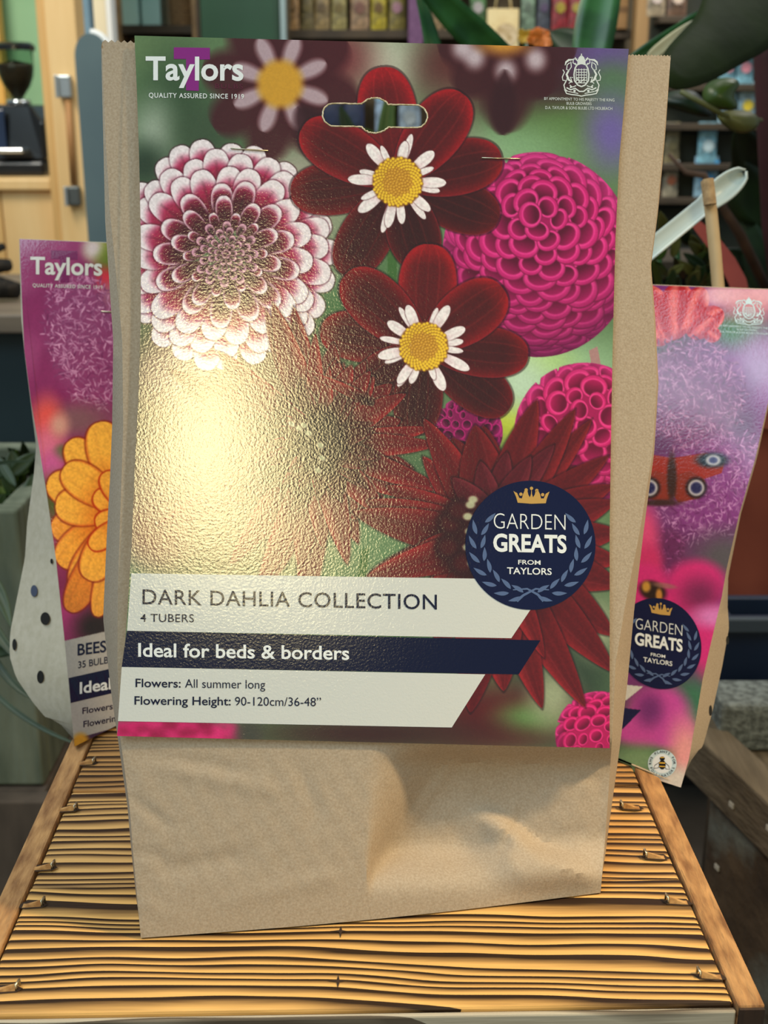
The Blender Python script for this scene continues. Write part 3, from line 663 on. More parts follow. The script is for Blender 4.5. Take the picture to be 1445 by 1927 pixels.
# ------------------------------------------------------------------ crate
CY = math.radians(2.3)
def cr(x, y, z):                                 # crate coordinates -> world, pivot at the front middle of the lid
    ca, sa = math.cos(CY), math.sin(CY); return (CX0 + x*ca - y*sa, CY0 + x*sa + y*ca, z)
pa = AtZ(-45, 1905, TOP); pb = AtZ(1385, 1893, TOP)
CX0, CY0 = (pa[0] + pb[0])/2, (pa[1] + pb[1])/2; HW = (pb[0] - pa[0])/2
CY = math.atan2(pb[1] - pa[1], pb[0] - pa[0]) + math.radians(0.6)
def cbox(x0, x1, y0, y1, z0, z1):
    v, f = box_vf(x0, x1, y0, y1, z0, z1); return [cr(*p) for p in v], f
crate = thing('wooden_crate', (CX0, CY0 + .16, TOP - .34), 'scorched striped wooden crate with slatted lid under the seed bags', 'crate')
SL = .0805
slmats = [burnt('scorched_slat_front', (226, 176, 104), (44, 27, 14), 185, 1.3, .0048, lo=.06, hi=.42),
          burnt('scorched_slat_middle', (214, 168, 104), (48, 29, 16), 185, 4.1, .004, lo=.10, hi=.50),
          burnt('scorched_slat_back', (190, 142, 84), (46, 28, 15), 200, 7.7, .003, lo=.10, hi=.48),
          burnt('scorched_slat_rear', (190, 142, 84), (50, 30, 16), 200, 9.9, .003)]
m_gouge = M('torn_wood_gouge', (48, 30, 16), rough=.9); m_metal = M('staple_steel', (196, 186, 160), rough=.3, metal=.9); m_chip = M('wood_splinter', (196, 150, 92), (150, 104, 58), 300, rough=.8)
slats = []
for k in range(4):
    y0 = k*SL; v, f = cbox(-HW + .0005, HW - .0005, y0 + .0004, y0 + SL - .0004, TOP - .012 - (.0008 if k % 2 else 0), TOP - (.0008 if k % 2 else 0))
    s = obj('slat', v, f, slmats[k], crate, bevel=.0012); slats.append(s)
def staple(px, py, slat, sgn):
    p = AtZ(px, py, TOP); c = np.array(p)
    def pt(dx, dy, dz): return (c[0] + dx*sgn, c[1] + dy, TOP + dz)
    g = [pt(-.006, -.0015, .0002), pt(-.002, -.0028, .0002), pt(.005, -.0018, .0002), pt(.0068, .0004, .0002), pt(.003, .0026, .0002), pt(-.004, .0022, .0002)]
    obj('gouge', g, [(0, 1, 2, 3, 4, 5)], m_gouge, slat)
    ch = join(([pt(-.004, -.002, 0), pt(.004, -.0012, 0), pt(.0045, .0012, 0), pt(-.004, .0014, 0), pt(-.003, -.0008, .0012), pt(.0045, .0, .003)], [(0, 1, 5, 4), (1, 2, 5), (2, 3, 4, 5), (3, 0, 4)]))
    obj('splinter', ch[0], ch[1], m_chip, slat)
    v, f = tube_vf([pt(.0045, -.0006, -.001), pt(.0045, -.0006, .0026), pt(.0050, .0022, .0028), pt(.0050, .0024, -.001)], .00055, 6)
    obj('staple', v, f, m_metal, slat, smooth=True)
for px, py, k, s in ((160, 1437, 2, 1), (124, 1524, 1, 1), (80, 1634, 1, 1), (60, 1704, 0, 1), (10, 1862, 0, 1), (1188, 1520, 1, -1), (1234, 1613, 1, -1), (1276, 1698, 0, -1), (1338, 1838, 0, -1)): staple(px, py, slats[k], s)
for px, py in ((636, 1846), (641, 1752)):
    c = AtZ(px, py, TOP + .0003)
    obj('gouge', [(c[0] + a, c[1] + b, c[2]) for a, b in ((-.0045, 0), (-.0006, -.0006), (0, -.0045), (.0006, -.0006), (.003, 0), (.0006, .0006), (0, .0035), (-.0006, .0006))], [tuple(range(8))], m_gouge, slats[0])
m_rail = M('rough_sawn_rail', (120, 80, 46), (192, 146, 94), 150, stretch=(1.4, .35, 1), rough=.85, bump=.0016, bscale=220, lo=.3, hi=.7)
m_edge = M('charred_end_grain', (36, 22, 14), (58, 38, 24), 60, stretch=(4, 1, .4), rough=.8)
m_front = burnt('grey_weathered_front_board', (178, 168, 150), (90, 80, 68), 120, 3.3, .004); 
RW = .0112
for nm, x0, x1 in (('left', -HW - RW, -HW - .0004), ('right', HW + .0004, HW + RW)):
    v, f = cbox(x0, x1, -.002, 4*SL + .012, TOP - .33, TOP + .0006)
    o = obj('side_board', v, f, m_rail, crate, bevel=.0012)
    v, f = cbox(x0 + .0006, x1 - .0006, -.0034, -.0021, TOP - .32, TOP - .0004); obj('end_grain', v, f, m_edge, o)
v, f = cbox(-HW, HW, -.0025, -.0002, TOP - .30, TOP - .0016)
obj('front_board', v, f, m_front, crate, bevel=.0008)
v, f = cbox(-HW, HW, 4*SL + .0005, 4*SL + .011, TOP - .30, TOP - .001); obj('back_board', v, f, m_rail, crate, bevel=.001)
m_stand = M('rough_bench_timber', (74, 58, 42), (104, 84, 62), 14, stretch=(1, .2, 1), rough=.85, bump=.002)
st = thing('low_bench', (CX0, CY0 + .17, 0), 'plain timber bench carrying the scorched crate', 'bench')
box('bench_top', m_stand, st, CX0 - .175, CX0 + .175, CY0 - .03, CY0 + .36, TOP - .37, TOP - .331)
for sx in (-1, 1):
    for yy in (CY0 + .0, CY0 + .30): box('leg', m_stand, st, CX0 + sx*.155 - .02, CX0 + sx*.155 + .02, yy, yy + .04, 0, TOP - .371)
# ------------------------------------------------------------------ the big seed bag
KRAFT = M('kraft_paper', (155, 138, 118), (178, 163, 145), 1100, rough=.75, bump=.00012, bscale=900, detail=3, lo=.25, hi=.75, spec=.25)
KRAFT_PALE = M('pale_kraft_paper', (178, 170, 152), (188, 180, 164), 200, rough=.75, bump=.00012, bscale=400, spec=.25)
Lf = [(192, 92), (198, 250), (207, 400), (217, 500), (230, 640), (232, 800), (227, 950), (222, 1100), (221, 1250), (226, 1385), (244, 1520), (250, 1600), (265, 1765)]
Lg = [(190, 80), (194, 250), (198, 420), (213, 640), (211, 800), (207, 900), (201, 1006), (194, 1164), (208, 1295), (221, 1385), (240, 1520), (247, 1600), (264, 1762)]
Rf = [(1262, 106), (1250, 250), (1236, 400), (1223, 500), (1230, 600), (1236, 720), (1228, 850), (1204, 1000), (1178, 1130), (1158, 1250), (1151, 1400), (1140, 1560), (1130, 1680)]
Rg = [(1262, 104), (1252, 250), (1238, 400), (1225, 500), (1233, 600), (1239, 720), (1231, 850), (1211, 1000), (1193, 1150), (1181, 1280), (1167, 1400), (1145, 1560), (1131, 1678)]
def hole_sdf(px, py, g=0.0):
    cyl = 216 + (px - 628)*.02; xx = np.clip(px, 628, 782)
    a = np.hypot(px - xx, py - cyl) - 21.5; b = np.hypot(px - 705, py - 217.5) - 33
    return np.minimum(a, b) - g
def folds(px, py):
    """depth relief of the empty lower part of the bag"""
    g = sstep(1395, 1440, py)
    edge = 690 + 0*py; diag = 905 - (py - 1390)*.80
    k = sstep(edge, np.maximum(diag, edge + 12), px)
    d = 0.019*k*g*(1 - sstep(1580, 1690, py))  # wedge sunk into the paper to stand in for a cast shadow
    d = d - 0.008*sstep(900, 1110, px)*g
    q = (py - 1548) - (px - 930)*.60 + 6*np.sin(px/24)                      # raised bottom fold, right corner
    d = d - 0.010*sstep(-30, 14, q)*(1 - sstep(50, 150, q))*sstep(850, 970, px)
    for x0, y0, x1, y1, am, wd in ((262, 1418, 455, 1452, .0009, 16), (300, 1440, 520, 1490, -.0008, 22), (240, 1500, 330, 1560, .0009, 14), (300, 1640, 470, 1610, .001, 24), (420, 1700, 640, 1650, -.001, 26), (1010, 1440, 1140, 1470, .0008, 12), (690, 1655, 880, 1400, -.0014, 12),
                                   (985, 1520, 940, 1610, .001, 12), (1040, 1575, 1120, 1560, .0009, 12), (262, 1700, 380, 1750, -.0012, 18), (560, 1420, 600, 1560, .0006, 26), (245, 1600, 330, 1620, .0008, 14)):
        L_ = math.hypot(x1 - x0, y1 - y0); ux, uy = (x1 - x0)/L_, (y1 - y0)/L_; s_ = (px - x0)*ux + (py - y0)*uy; n_ = -(px - x0)*uy + (py - y0)*ux
        d = d + am*np.maximum(0, 1 - np.abs(n_)/wd)*sstep(-20, 30, s_)*(1 - sstep(L_ - 30, L_ + 20, s_))*g
    d = d + .00007*(np.sin(px/9 + py/13) + np.sin(px/7.3 - py/11 + 1) + np.sin(px/23 + py/5.9))*g
    return d
bag_t, bag_l = AtZ(265, 1765, TOP), AtZ(1130, 1680, TOP)
bag = thing('seed_bag', ((bag_t + bag_l)/2)*[1, 1, 1], 'tall brown paper bag stapled to a big dahlia card in front on the crate', 'seed bag', 'garden bulb bags on the crate')
NR, NC = 150, 180
tt = np.linspace(0, 1, NR); ss = np.linspace(0, 1, NC)
yl, yr = 92 + tt*(1765 - 92), 106 + tt*(1680 - 106)
S_, T_ = np.meshgrid(ss, tt)
xl, xr = interp(Lf, yl), interp(Rf, yr)
PX = xl[:, None] + (xr - xl)[:, None]*S_; PY = yl[:, None] + (yr - yl)[:, None]*S_
PY = PY + 8*np.sin(np.pi*S_)*sstep(.9, 1, T_)
zig = np.where(np.arange(NC) % 2 == 0, -2.5, 2.5); PY[0] += zig
def bag_depth(px, py, t):
    d = D_main(px, py); fo = folds(px, py)*(1 - sstep(.93, 1.0, t)); k = sstep(.62, 1.0, t)
    db = np.interp(px, PX[-1], depthZ(PX[-1], PY[-1], TOP + .0008)); return d*(1 - k) + db*k + fo
FR = P(PX, PY, bag_depth(PX, PY, T_))
TH = .0025 + .050*sstep(.05, .75, tt)
BKX, BKY = PX.copy(), PY.copy(); BKY[0] = PY[0] - 2*zig - 15*(1 - ss)
BK = P(BKX, BKY, bag_depth(PX, PY, T_) + TH[:, None])
BK[-1] = FR[-1] + np.array([0, 1, 0])*TH[-1]
for r in range(NR - 18, NR):                                # back settles on the lid
    k = (r - (NR - 18))/17; BK[r] = BK[r]*(1 - k) + (FR[r] + np.array([0, TH[r], 0]))*k
BK[:, :, 2] = np.maximum(BK[:, :, 2], TOP + .0006)
xg, xh = interp(Lg, yl), interp(Rg, yr)
GL = P(xg, yl, bag_depth(xg, yl, tt) + TH*.45); GR = P(xh, yr, bag_depth(xh, yr, tt) + TH*.45)
GL[:, 2] = np.maximum(GL[:, 2], TOP + .0006); GR[:, 2] = np.maximum(GR[:, 2], TOP + .0006)
rows = [np.concatenate([FR[r], GR[r:r + 1], BK[r][::-1], GL[r:r + 1]]) for r in range(NR)]
RL = len(rows[0]); V = np.concatenate(rows); Fc = []
hole_px = np.concatenate([PX, np.zeros((NR, 1)), BKX[:, ::-1], np.zeros((NR, 1))], 1); hole_py = np.concatenate([PY, np.zeros((NR, 1)), BKY[:, ::-1], np.zeros((NR, 1))], 1)
for r in range(NR - 1):
    for k in range(RL):
        k2 = (k + 1) % RL
        if k < RL - 1 and hole_sdf((hole_px[r, k] + hole_px[r, k2])/2, (hole_py[r, k] + hole_py[r + 1, k])/2, 7) < 0 and k not in (NC - 1, NC, 2*NC): continue
        Fc.append((r*RL + k, (r + 1)*RL + k, (r + 1)*RL + k2, r*RL + k2))
Fc.append(tuple((NR - 1)*RL + k for k in range(RL)))
paper = obj('paper_bag', V, Fc, KRAFT, bag, smooth=True, sharp=38)
# the card
U_, V_ = np.meshgrid(np.linspace(0, 1, 740), np.linspace(0, 1, 1060))
cl = [(253, 67), (258, 180), (262, 300), (265, 450), (265, 600), (260, 760), (255, 850), (248, 1020), (240, 1150), (230, 1280), (220, 1387)]
crr = [(1183, 92), (1176, 180), (1165, 300), (1158, 450), (1153, 640), (1150, 800), (1147, 1000), (1147, 1200), (1147, 1409)]
px, py = coons(((253, 67), (1183, 92)), ((220, 1385), (1147, 1408)), cl, crr, U_, V_)
card = card_mesh('printed_card', px, py, D_card, A, PRINT, bag, hole=lambda x, y: hole_sdf(x, y) < 0)
tag(card, 'glossy printed picture card with red and pink dahlias')
# torn rim of the hanging slot
rim = []
for i in range(160):
    g = 2*math.pi*i/160; lo, hi = 5.0, 130.0
    for _ in range(22):
        md = (lo + hi)/2
        if hole_sdf(705 + md*math.cos(g), 217.5 + md*math.sin(g)) < 0: lo = md
        else: hi = md
    q = lo + rnd.uniform(-.9, .9); rim.append((705 + q*math.cos(g), 217.5 + q*math.sin(g)))
rim.append(rim[0]); rp = np.array(rim)
v, f = tube_vf(P(rp[:, 0], rp[:, 1], D_card(rp[:, 0], rp[:, 1]) + .0001), .00036, 6, caps=False)
obj('hanging_slot_rim', v, f, M('torn_card_edge', (222, 212, 186), (170, 156, 120), 600, rough=.7), card, smooth=True)
# bands and words
f = Flat(D_card, .00010); f.band((247, 1079), (1036, 1091), (962, 1201), (239, 1187)); f.build('title_band', I_CREAM, card, 'cream band under the title')
f = Flat(D_card, .00014); f.band((238.5, 1187), (1017, 1205), (976, 1269), (229, 1255)); f.build('navy_band', I_NAVY, card, 'navy band across the card')
f = Flat(D_card, .00010); f.band((229, 1255), (913, 1269), (850, 1369), (222, 1357)); f.build('detail_band', I_CREAM, card, 'cream band with flowering details')
f = Flat(D_card, .00022); f.text('DARK DAHLIA COLLECTION', 268, 1137, 822, 28, 1147, bold=.004, ext=1.06); f.text('4 TUBERS', 264, 1170, 365, 15, 1171, bold=.004, ext=1.05); f.build('title_lettering', I_NAVY, card)
f = Flat(D_card, .00026); f.text('Ideal for beds & borders', 260, 1236, 657, 26, 1242, bold=.016); f.build('strapline_lettering', I_WHITE, card)
f = Flat(D_card, .00022); f.text('Flowers:', 255, 1293, 340, 16, 1294, bold=.012); f.text('All summer long', 348, 1294, 499, 16, 1296); f.text('Flowering Height:', 253, 1326, 434, 16, 1327.5, bold=.012); f.text('90-120cm/36-48”', 442, 1327.5, 604, 16, 1329); f.build('detail_lettering', I_NAVY, card)
f = Flat(D_card, .00012); f.text('BULBS', 405, 166, 457, 8.5, 167, ext=1.2); f.build('faint_lettering', I_DIM, card)
logo(card, D_card, None, .00012, I_WHITE, I_PURPLE, None)
crest(card, D_card, None, .00012, I_GREY)
badge(card, D_card, None, .00024)
# staples through the card
for x0, y0, x1, y1 in ((434, 279, 505, 284), (906, 297, 979, 299)):
    q = [(x0, y0, 0.0004), (x0 + 1, y0, -.0004), (x1 - 1, y1, -.0004), (x1, y1, .0004)]
    v, ff = tube_vf([P(a, b, D_card(a, b) + d) for a, b, d in q], .0003, 8); obj('staple', v, ff, m_metal, card, smooth=True)
# punched air hole on the side of the bag
def air_hole(px, py, d, rx, ry, parent, mat):
    n = 20; dd = d if callable(d) else (lambda x, y: d); v = [P(px + rx*math.cos(2*math.pi*i/n), py + ry*math.sin(2*math.pi*i/n), dd(px + rx*math.cos(2*math.pi*i/n), py + ry*math.sin(2*math.pi*i/n))) for i in range(n)]
    obj('air_hole', v, [tuple(range(n))], mat, parent)
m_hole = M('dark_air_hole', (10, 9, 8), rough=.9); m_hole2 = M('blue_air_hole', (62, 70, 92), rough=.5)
# ------------------------------------------------------------------ the two bags behind
def side_bag(name, label, cl_, cr_, top, bot, Df, art, outl, side, mats, us, vs_):
    """side=-1: flank shows on the left of the card; +1: on the right"""
    b0 = P(bot[0][0], bot[0][1], Df(*bot[0])); b1 = P(bot[1][0], bot[1][1], Df(*bot[1])); bb = (b0 + b1)/2; bb[2] = TOP
    root = thing(name, bb, label, 'seed bag', 'garden bulb bags on the crate')
    U, Vv = np.meshgrid(us, vs_); px, py = coons(top, bot, cl_, cr_, U, Vv)
    cd_ = card_mesh('printed_card', px, py, lambda x, y: Df(x, y) - .0012, art, PRINT_SIDE, root)
    n = 70; t = np.linspace(0, 1, n)
    e0, e1 = (cl_, cr_) if side < 0 else (cr_, cl_)
    ya = (top[0][1] + (bot[0][1] - top[0][1])*t) if side < 0 else (top[1][1] + (bot[1][1] - top[1][1])*t)
    yb = (top[1][1] + (bot[1][1] - top[1][1])*t) if side < 0 else (top[0][1] + (bot[0][1] - top[0][1])*t)
    xa, xb = interp(e0, ya), interp(e1, yb)
    k = 1.0
    thk = .003 + .055*sstep(.15, .75, t)
    rows = []
    for i in range(n):
        a = P(xa[i], ya[i], Df(xa[i], ya[i])); b = P(xb[i], yb[i], Df(xb[i], yb[i]))
        ox, oy = interp(outl, ya[i]), ya[i]
        m = P(ox, oy, Df(xa[i], ya[i]) + thk[i]*.55)
        dirn = np.array([0, 1.0, 0])
        if side < 0: dirn = np.array([-.25, .97, 0])
        else: dirn = np.array([.25, .97, 0])
        front = [a + (b - a)*q for q in np.linspace(0, 1, 9)]
        front = [P(xa[i] + (xb[i] - xa[i])*q, ya[i] + (yb[i] - ya[i])*q, Df(xa[i] + (xb[i] - xa[i])*q, ya[i] + (yb[i] - ya[i])*q)) for q in np.linspace(0, 1, 9)]
        back = [p + dirn*thk[i]*1.0 for p in front[::-1]]
        row = front + back + [m]
        rows.append([np.array([p[0], p[1], max(p[2], TOP + .0012)]) for p in row])
    RL = len(rows[0]); V = [p for r in rows for p in r]; Fc = []
    for r in range(n - 1):
        for q in range(RL):
            q2 = (q + 1) % RL; Fc.append((r*RL + q, r*RL + q2, (r + 1)*RL + q2, (r + 1)*RL + q))
    Fc.append(tuple((n - 1)*RL + q for q in range(RL))); Fc.append(tuple(range(RL))[::-1])
    bg = obj('paper_bag', V, Fc, mats, root, smooth=True, sharp=30)
    return root, cd_, bg
def cols(fine0, fine1, nf, nc):
    a = np.linspace(fine0, fine1, nf); r = []
    if fine0 > 0: r.append(np.linspace(0, fine0, nc)[:-1])
    r.append(a)
    if fine1 < 1: r.append(np.linspace(fine1, 1, nc)[1:])
    return np.concatenate(r)
clL = [(37, 450), (41, 560), (46, 660), (59, 760), (75, 850), (88, 930), (105, 1050), (121, 1200), (133, 1330), (140, 1405)]
crL = [(600, 474), (560, 900), (470, 1240)]
outL = [(36, 450), (40, 600), (46, 664), (58, 760), (68, 840), (64, 890), (51, 985), (47, 1050), (35, 1110), (19, 1190), (18, 1235), (30, 1275), (62, 1322), (100, 1368), (138, 1405)]
bl, cl2, _ = side_bag('seed_bag', 'paper bag with orange dahlia card and holed side, behind on the left', clL, crL, ((37, 450), (600, 474)), ((140, 1405), (470, 1240)), D_left, B, outL, -1, KRAFT_PALE, cols(0, .42, 240, 30), np.linspace(0, 1, 760))
def tfL(x, y): return (57 + (x - 274)*.735, 516 + (y - 151)*.735 + (x - 274)*.012)
DL = lambda x, y: D_left(x, y) - .0012
logo(cl2, DL, tfL, .00012, I_LGREY, I_DPUR, None)
f = Flat(DL, .00012); f.text('BEES', 146, 1234, 200, 22, 1227, bold=.02); f.text('35 BULBS', 147, 1258, 211, 13, 1247, bold=.014); f.build('title_lettering', I_NAVY, cl2)
f = Flat(DL, .00010); f.band((129, 1276), (262, 1246), (264, 1292), (133, 1323), 8); f.build('navy_band', I_NAVY, cl2)
f = Flat(DL, .00022); f.text('Ideal', 150, 1306, 209, 22, 1297, bold=.02); f.build('strapline_lettering', I_WHITE, cl2)
f = Flat(DL, .00012); f.text('Flowers:', 155, 1344, 216, 12, 1334, bold=.016); f.text('Flowering', 157, 1369, 226, 12, 1356, bold=.016); f.build('detail_lettering', I_NAVY, cl2)
v, ff = tube_vf([P(190, 586, DL(190, 586) + .0004), P(191, 586, DL(191, 586) - .0005), P(232, 588, DL(232, 588) - .0005)], .0004, 6); obj('staple', v, ff, m_metal, cl2, smooth=True)
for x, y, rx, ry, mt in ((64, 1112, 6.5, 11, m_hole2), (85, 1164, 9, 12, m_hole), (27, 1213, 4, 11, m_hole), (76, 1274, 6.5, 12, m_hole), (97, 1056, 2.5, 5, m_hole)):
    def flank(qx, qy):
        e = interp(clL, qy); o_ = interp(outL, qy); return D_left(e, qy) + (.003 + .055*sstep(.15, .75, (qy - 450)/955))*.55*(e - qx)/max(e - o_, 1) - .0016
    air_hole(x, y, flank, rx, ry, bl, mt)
clR = [(800, 520), (860, 900), (905, 1360)]
crR = [(1476, 546), (1470, 650), (1447, 749), (1421, 863), (1391, 967), (1367, 1071), (1358, 1123), (1340, 1200), (1322, 1278), (1309, 1356), (1296, 1429), (1281, 1482)]
outR = [(1477, 546), (1472, 650), (1449, 749), (1424, 863), (1394, 967), (1370, 1085), (1369, 1143), (1372, 1180), (1359, 1253), (1340, 1341), (1318, 1420), (1284, 1482)]
br, cr2, _ = side_bag('seed_bag', 'paper bag with purple flower and butterfly card, behind on the right', clR, crR, ((800, 520), (1476, 546)), ((905, 1360), (1281, 1482)), D_right, C, outR, 1, KRAFT, cols(.52, 1, 320, 30), np.linspace(0, 1, 760))
DR = lambda x, y: D_right(x, y) - .0012
def tfB(x, y):
    dx, dy = x - 998, y - 1026; return (1240 + .65*dx - .02*dy, 1211 + .70*dy + .085*dx)
badge(cr2, DR, tfB, .00020)
def tfC(x, y): return (1409 + (x - 1094)*.80, 586 + (y - 142)*.66 + (x - 1094)*.03)
crest(cr2, DR, tfC, .00015, I_PALE)
f = Flat(DR, .00012); f.disc(1246, 1437, 27, 26, 48); f.build('pollinator_roundel', I_PALE, cr2, 'pale blue roundel with a bee')
f = Flat(DR, .00018); f.disc(1246, 1437, 18.5, 18, 40); f.build('roundel_centre', I_WHITE, cr2)
f = Flat(DR, .00026)
f.disc(1246, 1427.5, 5, 4, 16); f.disc(1246, 1439, 6.5, 9, 20)
f.stroke([(1243, 1433), (1232, 1440), (1230, 1446), (1238, 1445), (1243, 1438)], 1.1); f.stroke([(1249, 1433), (1258, 1441), (1260, 1448), (1253, 1447), (1249, 1438)], 1.1)
def arc_text(f, st, cx_, cy_, r, a0, a1, ch, inward=False):
    n = len(st)
    for i, c_ in enumerate(st):
        if c_ == ' ': continue
        a = math.radians(a0 + (a1 - a0)*(i + .5)/n); v, fc = text_vf(c_, .02); lo, hi = cap(.02)
        w = 2.9; vx = (v[:, 0] - (v[:, 0].min() + v[:, 0].max())/2)/max(hi - lo, 1e-6)*ch; vy = (v[:, 1] - lo)/(hi - lo)*ch
        ra = r + vy if not inward else r - vy; ta = vx if not inward else -vx
        aa = a + ta/r
        f.add(np.stack([cx_ + ra*np.cos(aa), cy_ + ra*np.sin(aa)], -1), fc)
f.build('bee', I_BLACK, cr2)
f = Flat(DR, .00026); arc_text(f, 'RHS PLANTS FOR', 1246, 1437, 20.5, 175, 365, 4.6); arc_text(f, 'POLLINATORS', 1246, 1437, 24.8, 165, 15, 4.6, True); f.build('roundel_lettering', I_NAVY, cr2)
f = Flat(DR, .00034); f.stroke([(1240.5, 1435.5), (1251.5, 1436)], 2.6); f.stroke([(1240.5, 1442), (1251.5, 1442.5)], 2.2); f.stroke([(1242.5, 1425.5), (1249.5, 1425.5)], 1.8); f.build('bee_stripes', I_YEL, cr2)
e_ = np.array(outR)
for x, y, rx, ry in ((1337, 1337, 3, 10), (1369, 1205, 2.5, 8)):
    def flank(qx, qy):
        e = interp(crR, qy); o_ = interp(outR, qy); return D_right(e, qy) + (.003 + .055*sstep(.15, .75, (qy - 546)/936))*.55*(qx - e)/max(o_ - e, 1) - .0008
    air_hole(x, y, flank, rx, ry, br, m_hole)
# ------------------------------------------------------------------ left background: serving hatch
PINE = M('planed_pine', (226, 184, 122), (240, 204, 146), 5, stretch=(5, 5, .5), rough=.5, lo=.3, hi=.7)
PINE2 = M('golden_pine', (206, 160, 96), (226, 182, 116), 7, stretch=(8, 8, .6), rough=.5, lo=.3, hi=.7)
DARKW = M('darker_pine', (150, 104, 58), (176, 126, 74), 8, stretch=(6, 6, .5), rough=.6)  # darker pine tone for the plinth and dowel
STEEL = M('brushed_steel', (176, 182, 184), rough=.35, metal=.7); STEELD = M('dark_steel', (96, 100, 98), rough=.4, metal=.6)
def ypt(px, py, y): return AtY(px, py, y)
# counter under the hatch
Yh = 2.45
c0 = ypt(40, 352, Yh)
ct = thing('hatch_counter', (c0[0] - .3, Yh + .2, 0), 'pine boarded counter front with ledge under the coffee grinder', 'counter')
xr_ = ypt(100, 360, Yh)[0]
z_l = ypt(50, 336, Yh)[2]; z_b = ypt(50, 358, Yh)[2]
box('ledge', PINE, ct, xr_ - .9, xr_, Yh - .015, Yh + .42, z_b, z_l, .004)
for k in range(7):
    x1 = xr_ - k*.105; box('board', PINE2 if k % 2 else PINE, ct, x1 - .1035, x1, Yh, Yh + .018, .12, z_b - .0005, .003)
box('plinth', DARKW, ct, xr_ - .9, xr_, Yh + .0, Yh + .4, 0, .119, .002)
# post with two clips and a dowel
pp = ypt(122, 240, 2.40); hp = thing('pine_post', (pp[0], 2.42, 0), 'tall planed pine post with two steel clips beside the hatch', 'post')
xa, xb = ypt(100, 240, 2.40)[0], ypt(157, 240, 2.40)[0]
box('post', PINE, hp, xa, xb, 2.40, 2.47, 0, 1.95, .003)
xa2, xb2 = ypt(83, 240, 2.40)[0], ypt(98, 240, 2.40)[0]
box('trim_strip', PINE2, hp, xa2, xa - .0006, 2.408, 2.468, 0, 1.95, .003)
for px_, py_, mt, hh in ((124, 163, STEEL, .040), (141, 368, STEELD, .036)):
    q = ypt(px_, py_, 2.40); cl_ = box('clip', mt, hp, q[0] - .013, q[0] + .013, 2.383, 2.3995, q[2] - hh/2, q[2] + hh/2, .003)
    box('clip_lip', STEEL, cl_, q[0] - .0145, q[0] - .009, 2.375, 2.3828, q[2] - hh/2, q[2] + hh/2, .001)
qa, qb = ypt(118, 136, 2.38), ypt(147, 410, 2.38)
q1, q2 = ypt(127, 188, 2.394), ypt(139, 348, 2.394)
v, f = tube_vf([(q1[0], 2.393, q1[2]), (q2[0], 2.393, q2[2])], .006, 10); obj('dowel', v, f, DARKW, hp, smooth=True)
# coffee grinder standing on the ledge
BLK = M('black_enamel', (16, 17, 18), (26, 27, 28), 8, rough=.22); BEAN = M('coffee_beans', (40, 26, 18), (70, 46, 32), 120, rough=.4); CHR = M('chrome', (220, 224, 226), rough=.12, metal=1)
gq = ypt(26, 200, 2.62); gz = z_l
gr = thing('coffee_grinder', (gq[0], 2.66, gz), 'black coffee grinder with bean-filled hopper on the hatch ledge', 'coffee grinder')
bz0, bz1 = ypt(30, 332, 2.6)[2], ypt(30, 196, 2.6)[2]; bx1 = ypt(82, 260, 2.58)[0]
vb, fb = box_vf(bx1 - .19, bx1, 2.58, 2.78, gz + .001, bz1)
vb = [(x, y, z) for x, y, z in vb]
vf = ([(bx1 - .19, 2.58, gz + .03), (bx1, 2.58, gz + .03), (bx1, 2.58, bz1 - .035), (bx1 - .028, 2.60, bz1), (bx1 - .19, 2.60, bz1),
       (bx1 - .19, 2.76, gz + .03), (bx1, 2.76, gz + .03), (bx1, 2.76, bz1 - .035), (bx1 - .028, 2.76, bz1), (bx1 - .19, 2.76, bz1)],
      [(0, 1, 2, 3, 4), (9, 8, 7, 6, 5), (0, 5, 6, 1), (1, 6, 7, 2), (2, 7, 8, 3), (3, 8, 9, 4), (4, 9, 5, 0)])
obj('body', vf[0], vf[1], BLK, gr, bevel=.006)
box('base', BLK, gr, bx1 - .2, bx1 + .004, 2.55, 2.78, gz + .0006, gz + .029, .006)
box('display_panel', M('blue_glass_panel', (40, 54, 80), (22, 28, 40), 9, rough=.15), gr, bx1 - .115, bx1 - .075, 2.574, 2.5795, gz + .05, gz + .13, .002)
box('portafilter_fork', CHR, gr, bx1 - .09, bx1 - .03, 2.53, 2.579, gz + .045, gz + .055, .003)
hc = ypt(31, 150, 2.66); hx = hc[0]
z0, z1, z2 = ypt(30, 186, 2.66)[2], ypt(30, 118, 2.66)[2], ypt(30, 96, 2.66)[2]; R0 = (ypt(62, 130, 2.66)[0] - hx)
v, f = lathe_vf((hx, 2.66, 0), [(.012, bz1 + .0006), (.026, bz1 + .0006), (.024, z0 - .002), (.012, z0)], 24); obj('collar', v, f, CHR, gr, smooth=True)
h_ = z1 - z0
v, f = lathe_vf((hx, 2.66, 0), [(.0, z0 + .0006), (R0*.25, z0 + .0008), (R0*.42, z0 + h_*.14), (R0*.72, z0 + h_*.36), (R0*.92, z0 + h_*.62), (R0*.99, z0 + h_*.85), (R0*.99, z1 - .003), (.0, z1 + .004)], 32); obj('beans', v, f, BEAN, gr, smooth=True)
GLASS = M('clear_hopper_plastic', (210, 224, 216), rough=.05, trans=1.0, spec=.15); GLASS.node_tree.nodes['Principled BSDF'].inputs['IOR'].default_value = 1.04
